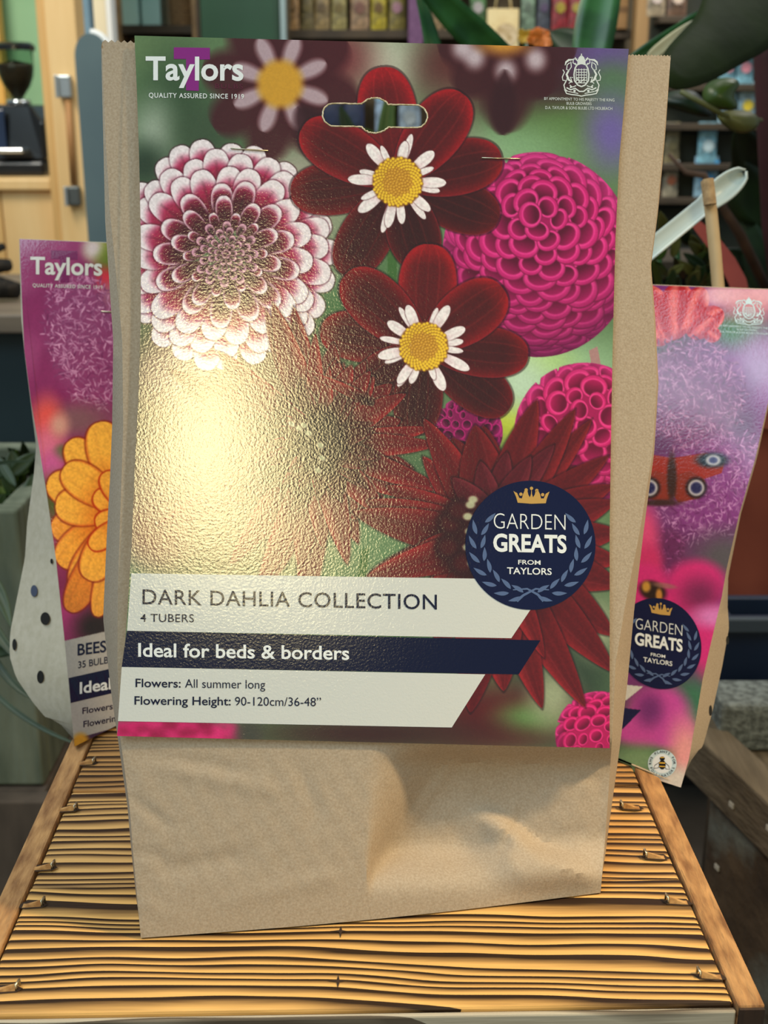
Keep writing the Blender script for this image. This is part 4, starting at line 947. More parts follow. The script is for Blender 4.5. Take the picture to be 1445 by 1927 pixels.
v, f = lathe_vf((hx, 2.66, 0), [(R0*.29, z0 + .0005), (R0*.46, z0 + h_*.14), (R0*.76, z0 + h_*.36), (R0*.96, z0 + h_*.62), (R0*1.03, z0 + h_*.85), (R0*1.04, z2), (R0*1.02, z2), (R0*1.01, z0 + h_*.85), (R0*.94, z0 + h_*.62), (R0*.74, z0 + h_*.36), (R0*.44, z0 + h_*.14), (R0*.27, z0 + .0005)], 32); obj('hopper', v, f, GLASS, gr, smooth=True)
v, f = lathe_vf((hx, 2.66, 0), [(.0, z2 + .0004), (R0*1.18, z2 + .0004), (R0*1.18, z2 + .010), (R0*1.0, z2 + .016), (.0, z2 + .018)], 32); obj('hopper_lid', v, f, BLK, gr, smooth=True, sharp=40)
# sliver of timber at the far left edge, board, wall pieces
tag(ybox('pine_plank', M('orange_pine', (222, 158, 62), (238, 186, 96), 6, stretch=(6, 6, .6), rough=.5), None, -60, -30, 7, 335, 2.89, .04, z0=0, z1=1.95), 'upright orange pine plank at the left frame edge behind the grinder', 'plank')
GREYB = M('slate_blue_paint', (78, 98, 104), (86, 106, 110), 6, rough=.6)
rb = thing('rounded_board', AtY(180, 450, 2.30)*[1, 1, 0], 'slate grey board with rounded top leaning behind the bag', 'board')
xa, xb = ypt(151, 250, 2.30)[0], ypt(214, 250, 2.30)[0]; zt = ypt(170, 62, 2.30)[2]; n = 14; r_ = (xb - xa)/2
o2 = [(xa, .001), (xb, .001)] + [((xa + xb)/2 + r_*math.cos(math.pi*i/n), zt - r_*1.3 + r_*1.3*math.sin(math.pi*i/n)) for i in range(n + 1)]
N2 = len(o2); v = [(x, 2.30, z) for x, z in o2] + [(x, 2.32, z) for x, z in o2]
obj('panel', v, [tuple(range(N2)), tuple(range(N2, 2*N2))[::-1]] + [(i, i + N2, (i + 1) % N2 + N2, (i + 1) % N2) for i in range(N2)], GREYB, rb)
pts = [((xa + xb)/2 + r_*1.0*math.cos(g), 2.31, zt - r_*1.3 + r_*1.3*math.sin(g)) for g in np.linspace(.1, 1.6, 12)]
v, f = tube_vf(pts, .008, 8); obj('edge_trim', v, f, M('white_edge_trim', (226, 228, 226), rough=.4), rb, smooth=True)
tag(ybox('blue_cupboard', M('dusty_blue_paint', (112, 142, 160), (122, 150, 166), 5, rough=.6), None, 138, -40, 180, 420, 3.0, .2, z0=0, z1=1.95), 'dusty blue cupboard side showing above the rounded board', 'cupboard')
wp = thing('white_post', AtY(190, 100, 2.75)*[1, 1, 0], 'cream painted post with bright white edge behind the bag corner', 'post')
xa, xb = ypt(177, 40, 2.75)[0], ypt(200, 40, 2.75)[0]; box('post', M('cream_paint', (240, 224, 188), rough=.5), wp, xa, xb, 2.75, 2.82, 0, 1.95); xc = ypt(210, 40, 2.75)[0]
box('edge_strip', M('white_gloss_paint', (250, 250, 246), rough=.35), wp, xb + .0004, xc, 2.75, 2.80, 0, 1.95)
# dark teal cupboard, counter top and charred logs
TEAL = M('dark_teal_paint', (24, 42, 48), (30, 50, 56), 5, rough=.5)
tcp = thing('teal_cupboard', (ypt(20, 700, 1.75)[0] - .2, 1.95, 0), 'dark teal cupboard with brown top behind the left bag', 'cupboard')
zt = ypt(20, 622, 1.75)[2]; x1 = ypt(150, 700, 1.75)[0]
box('carcass', TEAL, tcp, x1 - .8, x1, 1.75, 2.2, 0, zt, .003); zt2 = ypt(20, 592, 1.72)[2]
box('worktop', M('worn_brown_top', (104, 92, 80), (124, 110, 94), 10, stretch=(.3, 3, 3), rough=.5), tcp, x1 - .82, x1 + .02, 1.72, 2.2, zt + .0004, zt2, .003)
LOG = M('charred_bark', (14, 12, 10), (52, 42, 30), 60, rough=.9, bump=.006, bscale=60, lo=.45, hi=.75)
for i, (px_, py_, dx, dz, r_, lb) in enumerate(((-14, 520, .030, .010, .008, 'dark charred twig uppermost of the pile by the left edge'), (-6, 545, .034, .004, .013, 'dark knobbly twig in the middle of the pile by the left edge'), (0, 570, .045, -.004, .018, 'thick charred stick lowest of the pile on the brown top'))):
    p = ypt(px_, py_, 1.85); p[2] = zt2 + (.019, .050, .072)[2 - i]
    v, f = tube_vf([(p[0] - dx, 1.85 + .01*i, p[2] - dz), (p[0], 1.84, p[2] + .004), (p[0] + dx*.6, 1.86, p[2] + dz)], [r_*1.1, r_, r_*.7], 9)
    tag(obj('charred_stick', v, f, LOG, None, smooth=True, loc=tuple(p)), lb, 'stick', 'charred sticks on the brown top')
# ------------------------------------------------------------------ top background: shelves, panel, racks of packets
SHW = M('shelf_timber', (128, 100, 66), (160, 128, 86), 8, stretch=(.4, 4, 4), rough=.6); SHD = M('dark_shelf_timber', (50, 40, 28), (72, 58, 40), 8, rough=.7)
Ys = 3.5
sh = thing('display_shelf', AtY(295, 80, Ys)*[1, 1, 0], 'timber display shelf with turquoise boxes left of the green door', 'shelf unit')
xa, xb = ypt(206, 40, Ys)[0], ypt(376, 40, Ys)[0]
box('side_panel', SHW, sh, xa, xa + .03, Ys, Ys + .3, 0, 1.95); box('side_panel', SHW, sh, xb - .022, xb, Ys, Ys + .3, 0, 1.95)
sz = [ypt(290, y_, Ys)[2] for y_ in (47, 125, 200)]
for z_ in sz: box('shelf', SHD, sh, xa + .0305, xb - .0225, Ys, Ys + .3, z_ - .022, z_)
TURQ = M('pale_turquoise_card', (166, 214, 208), (184, 226, 220), 8, rough=.4)
def carton(name, px0, px1, z0, h, y, d, m1, lid, label, cat, group):
    x0, x1 = ypt(px0, 60, y)[0], ypt(px1, 60, y)[0]
    t = thing(name, ((x0 + x1)/2, y + d/2, z0), label, cat, group)
    box('carton', m1, t, x0, x1, y, y + d, z0 + .0005, z0 + h, .003)
    box('lid', lid, t, x0 - .002, x1 + .002, y - .002, y + d + .002, z0 + h + .0004, z0 + h + .02, .002)
for i, (a, b, h_, lb) in enumerate(((226, 263, .2, 'left pale turquoise box on the timber display shelf'), (268, 304, .2, 'pale turquoise box right of its twin on the timber display shelf'))):
    carton('gift_box', a, b, sz[0], h_, Ys + .03, .12, TURQ, TURQ, lb, 'box', 'turquoise boxes on the display shelf')
WICK = M('brown_wicker', (92, 70, 46), (150, 118, 78), 90, stretch=(1, 1, 3), rough=.8, bump=.004, bscale=90)
def basket(px0, px1, z0, h, y, label):
    x0, x1 = ypt(px0, 60, y)[0], ypt(px1, 60, y)[0]; c_ = (x0 + x1)/2; r_ = (x1 - x0)/2
    t = thing('wicker_basket', (c_, y + r_, z0), label, 'basket', 'baskets on the display shelf')
    v, f = lathe_vf((c_, y + r_, z0), [(0, .001), (r_*.8, .001), (r_*.98, h), (r_*.9, h), (r_*.74, .01), (0, .01)], 20); obj('bowl', v, f, WICK, t, smooth=True, sharp=40)
    v, f = tube_vf([(c_ + r_*.95*math.cos(g), y + r_ + r_*.95*math.sin(g), z0 + h) for g in np.linspace(0, 6.283, 25)], .005, 6, caps=False); obj('rim', v, f, WICK, t, smooth=True)
basket(312, 366, sz[0], .16, Ys + .02, 'brown wicker basket beside the turquoise boxes')
basket(238, 296, sz[1], .07, Ys + .02, 'brown wicker basket on the lower shelf, left one')
basket(302, 362, sz[1], .07, Ys + .02, 'brown wicker basket on the lower shelf, right one')
dg_ = M('dark_green_paint', (26, 68, 46), (32, 76, 52), 5, rough=.4)
gd = ybox('door_1', dg_, None, 383, -60, 529, 400, 3.3, .04, z0=0, z1=2.0); tag(gd, kind='structure')
tag(ybox('trim_1', SHD, None, 375, -60, 382.5, 400, 3.3, .05, z0=0, z1=2.0), kind='structure')
tag(ybox('metal_post', M('blue_grey_metal', (150, 170, 172), rough=.4, metal=.3), None, 530, -60, 541, 400, 3.28, .03, z0=0, z1=1.95), 'slim blue-grey metal post beside the green door', 'post')
# packet rack
Yr = 3.4
rk = thing('packet_rack', AtY(660, 90, Yr)*[1, 1, 0], 'dark seed packet rack behind the top of the dahlia card', 'rack')
xa, xb = ypt(543, 40, Yr)[0], ypt(1190, 40, Yr)[0]
box('back_panel', M('rack_back_board', (64, 52, 34), (84, 70, 46), 10, rough=.8), rk, xa, xb, Yr + .08, Yr + .10, .3, 1.95)
zr = [ypt(660, 56, Yr)[2], ypt(660, -70, Yr)[2], ypt(660, 262, Yr)[2], ypt(660, 400, Yr)[2]]
for z_ in zr: box('rail', SHD, rk, xa, xb, Yr - .006, Yr + .079, z_ - .022, z_, .002)
for x_ in (xa, xb - .03): box('upright', SHD, rk, x_, x_ + .03, Yr + .04, Yr + .0795, 0, .2999)
Y2_ = 2.62
def packet(px0, px1, zb, h, c_body, c_pic, c_band, label, y=None, group='seed packets in the rack', tilt=.01):
    y = Yr + .02 if y is None else y
    x0, x1 = ypt(px0, 40, y)[0], ypt(px1, 40, y)[0]; xm = (x0 + x1)/2; z0 = zb + .0006
    t = thing('seed_packet', (xm, y, z0), label, 'seed packet', group)
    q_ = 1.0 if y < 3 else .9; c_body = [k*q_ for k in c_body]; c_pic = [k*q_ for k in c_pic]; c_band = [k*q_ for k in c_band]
    mb = M('packet_paper', c_body, [k*.62 for k in c_body], 70, rough=.45); w = (x1 - x0)/2
    # pillow-shaped packet
    V, Fc = [], []; nu, nv = 8, 10
    for sgn in (-1, 1):
        for j in range(nv + 1):
            for i in range(nu + 1):
                u, v_ = i/nu, j/nv; bl_ = (16*u*(1 - u)*v_*(1 - v_))**.6
                V.append((x0 + (x1 - x0)*u, y + tilt*v_ + sgn*(.0008 + .006*bl_), z0 + h*v_))
    K = (nu + 1)*(nv + 1)
    for j in range(nv):
        for i in range(nu):
            a = j*(nu + 1) + i; Fc.append((a, a + 1, a + nu + 2, a + nu + 1)); Fc.append((K + a, K + a + nu + 1, K + a + nu + 2, K + a + 1))
    ring = [i for i in range(nu + 1)] + [j*(nu + 1) + nu for j in range(1, nv + 1)] + [nv*(nu + 1) + i for i in range(nu - 1, -1, -1)] + [j*(nu + 1) for j in range(nv - 1, 0, -1)]
    for a, b in zip(ring, ring[1:] + ring[:1]): Fc.append((a, K + a, K + b, b))
    obj('packet', V, Fc, mb, t, smooth=True, sharp=50)
    # printed picture: a round flower head of petals, and a name band
    n = 12; cz = z0 + h*.42; rr = w*.74; v = []; fc = []
    for i in range(n):
        g = 2*math.pi*i/n; v += [(xm, y - .0085, cz)] + [(xm + rr*(1 if k == 1 else .72)*math.cos(g + (k - 1)*.24), y - .0083, cz + rr*(1 if k == 1 else .72)*math.sin(g + (k - 1)*.24)) for k in range(3)]
        fc.append((4*i, 4*i + 1, 4*i + 2, 4*i + 3))
    obj('flower_picture', v, fc, M('packet_print', c_pic, [k*.7 for k in c_pic], 40, rough=.45), t)
    box('name_band', M('packet_band', c_band, rough=.45), t, x0 + .001, x1 - .001, y - .0086 + tilt*.8, y - .0076 + tilt*.8, z0 + h*.74, z0 + h*.9, 0)
pk = [(546, 563, (206, 160, 104), (170, 130, 80), (120, 90, 60), 'narrow tan seed packet next to the metal post'), (566, 590, (140, 122, 74), (150, 130, 70), (90, 80, 40), 'olive seed packet second from the metal post'),
      (592, 620, (168, 142, 92), (120, 96, 60), (100, 84, 50), 'beige seed packet third from the metal post'), (624, 652, (172, 158, 96), (140, 120, 60), (120, 96, 50), 'straw coloured seed packet fourth from the metal post'),
      (660, 694, (180, 146, 110), (150, 100, 84), (130, 110, 90), 'pinkish tan seed packet left of the yellow one'), (698, 727, (196, 176, 40), (130, 96, 40), (220, 200, 60), 'bright yellow seed packet in the rack'),
      (732, 762, (150, 134, 64), (206, 150, 170), (96, 120, 60), 'green and pink seed packet left of the purple banner')]
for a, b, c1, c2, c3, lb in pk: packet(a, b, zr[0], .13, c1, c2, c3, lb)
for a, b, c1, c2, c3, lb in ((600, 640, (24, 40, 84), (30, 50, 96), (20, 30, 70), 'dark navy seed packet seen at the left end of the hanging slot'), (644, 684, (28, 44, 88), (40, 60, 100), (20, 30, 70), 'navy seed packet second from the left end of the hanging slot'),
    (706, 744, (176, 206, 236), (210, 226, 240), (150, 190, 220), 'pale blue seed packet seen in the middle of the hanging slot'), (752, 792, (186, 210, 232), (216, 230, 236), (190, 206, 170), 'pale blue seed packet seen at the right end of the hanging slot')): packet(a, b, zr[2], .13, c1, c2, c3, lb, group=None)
tag(ybox('purple_banner', M('purple_banner_card', (94, 56, 96), (112, 74, 112), 120, stretch=(1, 1, 1), rough=.5), None, 768, -40, 796, 180, Yr - .03, .012, z0=ypt(782, 190, Yr - .03)[2], z1=1.72), 'narrow purple upright banner among the seed packets', 'banner')
pk2 = [(802, 832, (176, 146, 104), (120, 100, 70), (90, 76, 50), 'tan seed packet right of the purple banner'), (836, 866, (190, 162, 112), (130, 110, 76), (100, 84, 60), 'sandy seed packet partly behind a long green leaf'),
       (884, 914, (90, 140, 80), (226, 216, 216), (70, 110, 60), 'green seed packet with pale flower left of the tan gift bag'), (980, 1006, (150, 178, 150), (120, 140, 120), (90, 120, 100), 'pale green seed packet right of the tan gift bag'),
       (1010, 1034, (84, 90, 104), (110, 90, 130), (60, 60, 80), 'slate coloured seed packet beside the red ones'), (1038, 1068, (170, 44, 56), (214, 190, 60), (130, 34, 50), 'red seed packet with yellow flower, left of the pair'),
       (1070, 1096, (176, 50, 60), (222, 204, 90), (90, 40, 90), 'red seed packet with yellow flower, right of the pair'), (1128, 1158, (176, 40, 52), (216, 120, 120), (150, 30, 40), 'small red seed packet beside the brown carton')]
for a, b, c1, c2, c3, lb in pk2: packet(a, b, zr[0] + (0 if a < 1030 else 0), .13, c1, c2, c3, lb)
# tan paper gift bag with round window
gbx = (ypt(918, 45, Yr - .06)[0], ypt(978, 45, Yr - .06)[0]); gz0 = zr[0]; TAN = M('tan_bag_paper', (214, 190, 136), (224, 204, 152), 40, rough=.6)
gbag = thing('tan_gift_bag', (sum(gbx)/2, Yr - .02, gz0 - .05), 'small tan paper bag with round flower window in the rack', 'paper bag')
z0 = ypt(948, 100, Yr - .06)[2]; z1 = ypt(948, 14, Yr - .06)[2]
v, f = box_vf(gbx[0], gbx[1], Yr - .045, Yr - .008, z0, z1); v = [(x*1.0, y + (.012 if (z > z0 + .01 and y < Yr - .04) else 0), z) for x, y, z in v]
obj('bag_body', v, f, TAN, gbag, bevel=.003)
cz = ypt(960, 66, Yr - .06)[2]; v = [(sum(gbx)/2 + .008 + .03*math.cos(g), Yr - .0456, cz + .03*math.sin(g)) for g in np.linspace(0, 6.1, 28)]
obj('window_print', v, [tuple(range(28))], M('window_print', (170, 140, 90), (226, 206, 170), 60, rough=.4), gbag)
v, f = tube_vf([(gbx[0] + .02, Yr - .025, z1 - .002), (gbx[0] + .025, Yr - .026, z1 + .03), (gbx[1] - .025, Yr - .026, z1 + .03), (gbx[1] - .02, Yr - .025, z1 - .002)], .003, 6); obj('handle', v, f, TAN, gbag, smooth=True)
for px0, px1, lb in ((1162, 1184, 'plain brown carton upright beside the pale timber post'),):
    x0, x1 = ypt(px0, 50, Yr - .05)[0], ypt(px1, 50, Yr - .05)[0]; KR2 = M('carton_board', (140, 104, 60), (158, 120, 74), 20, rough=.7)
    t = thing('brown_carton', ((x0 + x1)/2, Yr - .03, zr[0]), lb, 'carton'); box('carton', KR2, t, x0, x1, Yr - .02, Yr + .05, zr[0] + .0006, zr[0] + .09, .002); box('tape', M('carton_tape', (110, 80, 46), rough=.4), t, x0 - .0004, x1 + .0004, Yr - .0206, Yr + .0506, zr[0] + .04, zr[0] + .055, 0)
tag(ybox('timber_upright', M('pale_upright_timber', (166, 128, 80), (184, 146, 96), 8, stretch=(5, 5, .5), rough=.6), None, 1188, -60, 1212, 420, Yr - .08, .05, z0=0, z1=1.95), 'pale timber upright behind the right bag corner', 'post')
# right-hand rack with blue and yellow packets
Y2 = 2.6
r2 = thing('bulb_packet_rack', AtY(1400, 250, Y2)*[1, 1, 0], 'dark rack with blue and yellow bulb packets behind the foliage', 'rack')
x0, x1 = ypt(1226, 250, Y2)[0], ypt(1475, 250, Y2)[0]
box('back_panel', M('dark_rack_board', (34, 38, 30), (50, 52, 40), 10, rough=.8), r2, x0, x1, Y2 + .06, Y2 + .08, .35, 1.9)
zz = [ypt(1400, y_, Y2)[2] for y_ in (158, 232, 308, 372, 30, 90)]
for z_ in zz: box('rail', SHD, r2, x0, x1, Y2 - .004, Y2 + .0595, z_ - .014, z_, .002)
for x_ in (x0, x1 - .03): box('upright', SHD, r2, x_, x_ + .03, Y2 + .03, Y2 + .0595, 0, .3499)
SKY, YL, PK = (150, 208, 226), (240, 210, 60), (232, 150, 164)
for a, b, zi, c1, c2, c3, lb in ((1362, 1392, 0, SKY, PK, SKY, 'sky blue bulb packet with pink flower, upper row left'), (1394, 1426, 0, SKY, PK, YL, 'sky blue bulb packet with pink flower and yellow band, upper row right'),
      (1366, 1400, 1, (176, 214, 230), (216, 226, 230), YL, 'pale blue bulb packet with yellow band, second row left'), (1403, 1436, 1, (186, 218, 232), YL, YL, 'pale blue bulb packet with yellow flower, second row right'),
      (1332, 1368, 2, SKY, (206, 226, 230), (130, 190, 214), 'light blue bulb packet above the bamboo cane'), (1330, 1376, 3, (170, 210, 232), (60, 150, 206), (70, 160, 214), 'light blue bulb packet with deep blue flower behind the spoon'),
      (1230, 1262, 2, (130, 122, 90), (90, 84, 60), (150, 140, 100), 'olive brown bulb packet right of the big bag'), (1266, 1296, 2, (146, 132, 96), (104, 96, 66), (120, 110, 80), 'khaki bulb packet second right of the big bag'),
      (1232, 1264, 3, (168, 104, 66), (206, 150, 110), (120, 80, 56), 'rust coloured bulb packet in the lower row'), (1268, 1298, 3, (190, 176, 150), (160, 90, 60), (200, 200, 196), 'cream and rust bulb packet in the lower row'),
      (1216, 1250, 4, (180, 160, 130), (220, 200, 190), (230, 220, 200), 'cream bulb packet in the top row'), (1254, 1290, 4, (120, 90, 70), (226, 200, 180), (60, 50, 40), 'brown bulb packet in the top row with pale flower')):
    packet(a, b, zz[zi], .082 if zi else .075, c1, c2, c3, lb, y=Y2 + .02, group='bulb packets in the dark rack')
# ------------------------------------------------------------------ greenery and pots
LDK = M('dark_glossy_leaf', (30, 38, 17), (40, 50, 22), 12, rough=.6, spec=.06, bump=.001, bscale=30); BLADE = M('dark_grass_blade', (30, 46, 24), (46, 64, 34), 30, rough=.5); LMD = M('mid_green_leaf', (60, 84, 30), (86, 112, 44), 18, rough=.4); LGR = M('strap_leaf_green', (26, 72, 32), (52, 108, 52), 30, stretch=(1, 1, 1), rough=.4)
LOL = M('olive_leaf', (84, 88, 40), (112, 112, 60), 20, rough=.5); LDG = M('deep_green_leaf', (18, 34, 14), (36, 60, 24), 20, rough=.5); STEM = M('plum_stem', (58, 30, 36), (76, 42, 46), 12, rough=.5); TWIG = M('brown_twig', (66, 46, 32), (88, 62, 44), 30, rough=.8)  # LDG is the darkest green leaf colour
TERRA = M('terracotta', (128, 58, 40), (150, 74, 52), 9, rough=.7); SOIL = M('potting_soil', (26, 20, 14), (46, 36, 26), 80, rough=1, bump=.006, bscale=90)
def lf(root, b, t, w, mat, **k):
    """leaf between two picture spots with depths"""
    bb, tt_ = P(*b), P(*t); d = (b[2] + t[2])/2
    if 'ctrl' in k: k['ctrl'] = P(*k['ctrl'])
    v, f = leaf_vf(bb, tt_, w/F*d, **k); return obj('leaf', v, f, mat, root, smooth=True)
def pot(root, c, r, h, mat, seg=36):
    v, f = lathe_vf(c, [(0, .0006), (r*.74, .0006), (r*.92, h*.80), (r*.93, h*.82), (r*1.03, h*.82), (r*1.05, h), (r*.95, h), (r*.93, h*.88), (0, h*.88)], seg)
    p = obj('pot', v, f, mat, root, smooth=True, sharp=35)
    v, f = lathe_vf((c[0], c[1], c[2] + h*.885), [(0, .004), (r*.5, .006), (r*.92, .001)], 20); obj('soil', v, f, SOIL, root, smooth=True)
    return p
# table behind, for the strap-leaved plant
tb = thing('plant_table', (0.03, 1.25, 0), 'small timber table hidden behind the bags under the strap-leaved plant', 'table')
box('table_top', SHW, tb, -.17, .23, 1.05, 1.45, .72, .75, .003)
for sx in (-.15, .17):
    for sy in (1.07, 1.39): box('leg', SHW, tb, sx, sx + .04, sy, sy + .04, 0, .7195)
sp_ = thing('strap_leaf_plant', (.06, 1.22, .751), 'potted plant with long arching green strap leaves above the dahlia card', 'potted plant')
pot(sp_, (.06, 1.22, .751), .09, .16, TERRA)
d0 = 1.36
root_px = (760, 900, 1.42)
for t, w, c, m in (((780, -30, 1.25), 46, (900, 260, 1.3), LGR), ((1000, 190, 1.3), 60, (800, 320, 1.35), LGR), ((1160, -60, 1.35), 90, (1080, 260, 1.35), LGR), ((1318, 20, 1.15), 46, (1130, 170, 1.2), LGR),
                   ((640, 200, 1.3), 60, (720, 420, 1.35), LDG), ((740, 150, 1.3), 52, (690, 420, 1.35), LMD), ((830, 190, 1.3), 40, (770, 420, 1.35), LDG), ((660, 246, 1.25), 30, (820, 230, 1.3), LMD)):
    lf(sp_, root_px, t, w, m, ctrl=c, fold=.35, a=.35, e=.55, n=22)
# the two leaves that show clearly above the card
lf(sp_, (985, 150, 1.25), (770, -60, 1.15), 62, LGR, ctrl=(880, 60, 1.2), fold=.4, a=.3, e=.5, n=18)
lf(sp_, (1105, 140, 1.3), (1150, -90, 1.3), 78, LGR, ctrl=(1120, 40, 1.3), fold=.3, a=.3, e=.4, n=18)
lf(sp_, (1180, 120, 1.1), (1330, 20, 1.05), 34, LGR, ctrl=(1240, 90, 1.1), fold=.4, a=.35, e=.5, n=14)
lf(sp_, (1218, 112, 1.08), (1312, 36, 1.05), 24, M('cream_leaf', (200, 190, 150), (226, 218, 186), 20, rough=.5), fold=.2, a=.3, e=.6)
lf(sp_, (1120, 110, 1.3), (1035, 60, 1.35), 56, LDG, fold=.2)
# orange and yellow blooms above the card edge
fb = thing('orange_bloom', P(1015, 74, 1.5), 'ruffled orange bloom just above the card edge', 'flower'); fy = thing('yellow_bloom', P(990, 70, 1.52), 'small yellow bloom left of the orange one above the card', 'flower')
for root, cx_, cy_, d_, col_, n_, r_ in ((fb, 1018, 72, 1.5, (236, 130, 44), 13, 26), (fy, 988, 68, 1.52, (226, 180, 60), 9, 17)):
    mt = M('petal', col_, [k*.8 for k in col_], 60, rough=.5)
    for i in range(n_):
        g = 6.283*i/n_ + rnd.uniform(-.2, .2); rr = r_*rnd.uniform(.75, 1.1); b = P(cx_, cy_, d_); t = P(cx_ + rr*math.cos(g), cy_ + rr*.8*math.sin(g), d_ - .006*rnd.random()); v, f = leaf_vf(b, t, r_*.7/F*d_, a=.6, e=.35, fold=.3, n=6); obj('petal', v, f, mt, root, smooth=True)
    v, f = tube_vf([P(cx_, cy_ + 2, d_ + .004), P(cx_ + 6, cy_ + 200, d_ + .01), P(cx_ - 20, 560, d_ + .02)], .003, 6); obj('stem', v, f, LGR, root, smooth=True)
# big broad-leaved plant on the right
SUPZ = .69
sup = thing('slatted_stand', (.62, 1.35, 0), 'low dark timber stand under the terracotta pot and blue trough', 'stand')
box('stand_top', m_stand, sup, .33, 1.0, 1.04, 1.75, SUPZ - .03, SUPZ, .003)
for sx in (.34, .93):
    for sy in (1.06, 1.69): box('leg', m_stand, sup, sx, sx + .05, sy, sy + .05, 0, SUPZ - .0305)
pc = AtY(1478, 900, 1.47); bp_ = thing('broad_leaf_plant', (pc[0] + .01, 1.47, SUPZ + .0006), 'broad dark-leaved plant in a terracotta pot at the right', 'potted plant')
pot(bp_, (pc[0] + .01, 1.47, SUPZ + .0006), .15, .30, TERRA, 48)
v, f = tube_vf([(pc[0] + .0, 1.47, SUPZ + .26), P(1452, 420, 1.32), P(1436, 110, 1.25), P(1450, -60, 1.2)], [.013, .011, .010, .009], 10); obj('stem', v, f, STEM, bp_, smooth=True)
v, f = tube_vf([P(1450, 560, 1.42), P(1392, 440, 1.36), P(1340, 360, 1.3), P(1325, 330, 1.3), P(1290, 325, 1.3), P(1258, 290, 1.3)], [.006, .006, .004, .004, .003, .002], 8); obj('side_shoot', v, f, TWIG, bp_, smooth=True)
def sheet(root, outline, dfun, mat, n=1):
    """broad leaf from its outline: fan of rings towards the middle, gently cupped"""
    o_ = np.array(outline, float)
    # smooth closed outline
    for _ in range(2):
        a = o_; b = np.roll(o_, -1, 0); o_ = np.empty((2*len(a), 2)); o_[0::2] = a*.75 + b*.25; o_[1::2] = a*.25 + b*.75
    c = o_.mean(0); K = len(o_); V, Fc = [], []; rings = [1, .75, .5, .25]
    for r in rings:
        q = c + (o_ - c)*r; dd = dfun(q[:, 0], q[:, 1]) - .012*(1 - r*r); V += [tuple(p) for p in P(q[:, 0], q[:, 1], dd)]
    V.append(tuple(P(c[0], c[1], dfun(c[0], c[1]) - .012)))
    for i in range(3):
        for k in range(K): Fc.append((i*K + k, i*K + (k + 1) % K, (i + 1)*K + (k + 1) % K, (i + 1)*K + k))
    for k in range(K): Fc.append((3*K + k, 3*K + (k + 1) % K, 4*K))
    ob = obj('leaf', V, Fc, mat, root, smooth=True); s = ob.modifiers.new('thickness', 'SOLIDIFY'); s.thickness = .001; return ob
sheet(bp_, [(1312, 30), (1280, 62), (1246, 100), (1235, 140), (1262, 168), (1300, 166), (1345, 150), (1400, 118), (1450, 92), (1500, 40), (1490, -40), (1400, -60), (1330, -30)], lambda x, y: .98 + (np.asarray(x) - 1300)*.0004 - (np.asarray(y) - 60)*.0005, LDK)
sheet(bp_, [(1322, 176), (1330, 158), (1360, 146), (1395, 152), (1376, 180), (1392, 206), (1350, 206), (1325, 196)], lambda x, y: 1.06 + 0*np.asarray(x), LMD)
sheet(bp_, [(1345, 216), (1375, 208), (1418, 212), (1432, 232), (1405, 252), (1372, 244)], lambda x, y: 1.05 + 0*np.asarray(x), LOL)
sheet(bp_, [(1250, 176), (1300, 168), (1325, 190), (1345, 222), (1300, 214), (1256, 200), (1240, 190)], lambda x, y: 1.1 + 0*np.asarray(x), LDG)
v, f = tube_vf([P(1280, 172, 1.03), P(1325, 196, 1.03), P(1360, 216, 1.03), P(1432, 226, 1.2)], .0022, 6); obj('leaf_stalk', v, f, LOL, bp_, smooth=True)
for b, t, w, m in (((1440, 420, 1.4), (1380, 300, 1.35), 90, LDG), ((1445, 350, 1.4), (1385, 240, 1.3), 80, LDG), ((1450, 560, 1.42), (1400, 400, 1.4), 60, LDG), ((1450, 520, 1.45), (1370, 470, 1.4), 46, LDG), ((1450, 300, 1.42), (1480, 150, 1.3), 70, LDG), ((1440, 640, 1.45), (1404, 500, 1.42), 50, LDG), ((1445, 470, 1.42), (1392, 350, 1.4), 60, LDG)): lf(bp_, b, t, w, m, fold=.2)
# low ferny foliage right of the big bag
fe = thing('leafy_pot_plant', (.37, 1.64, SUPZ + .0006), 'small leafy green plant between the big bag and the bamboo cane', 'potted plant')
pot(fe, (.37, 1.64, SUPZ + .0006), .06, .11, TERRA)
for i in range(34):
    bx, by = rnd.uniform(1232, 1330), rnd.uniform(440, 560); an = rnd.uniform(-2.6, -.5); L_ = rnd.uniform(28, 60); lf(fe, (bx, by, 1.16 + rnd.uniform(0, .06)), (bx + L_*math.cos(an), by + L_*math.sin(an), 1.14), rnd.uniform(14, 26), rnd.choice([LMD, LDG, LOL, LDG]), fold=.3, n=7)
for x in (1240, 1275, 1310):
    v, f = tube_vf([P(x, 470, 1.19), P(x + 8, 700, 1.22), (.37, 1.64, SUPZ + .10)], .0025, 6); obj('stem', v, f, LGR, fe, smooth=True)
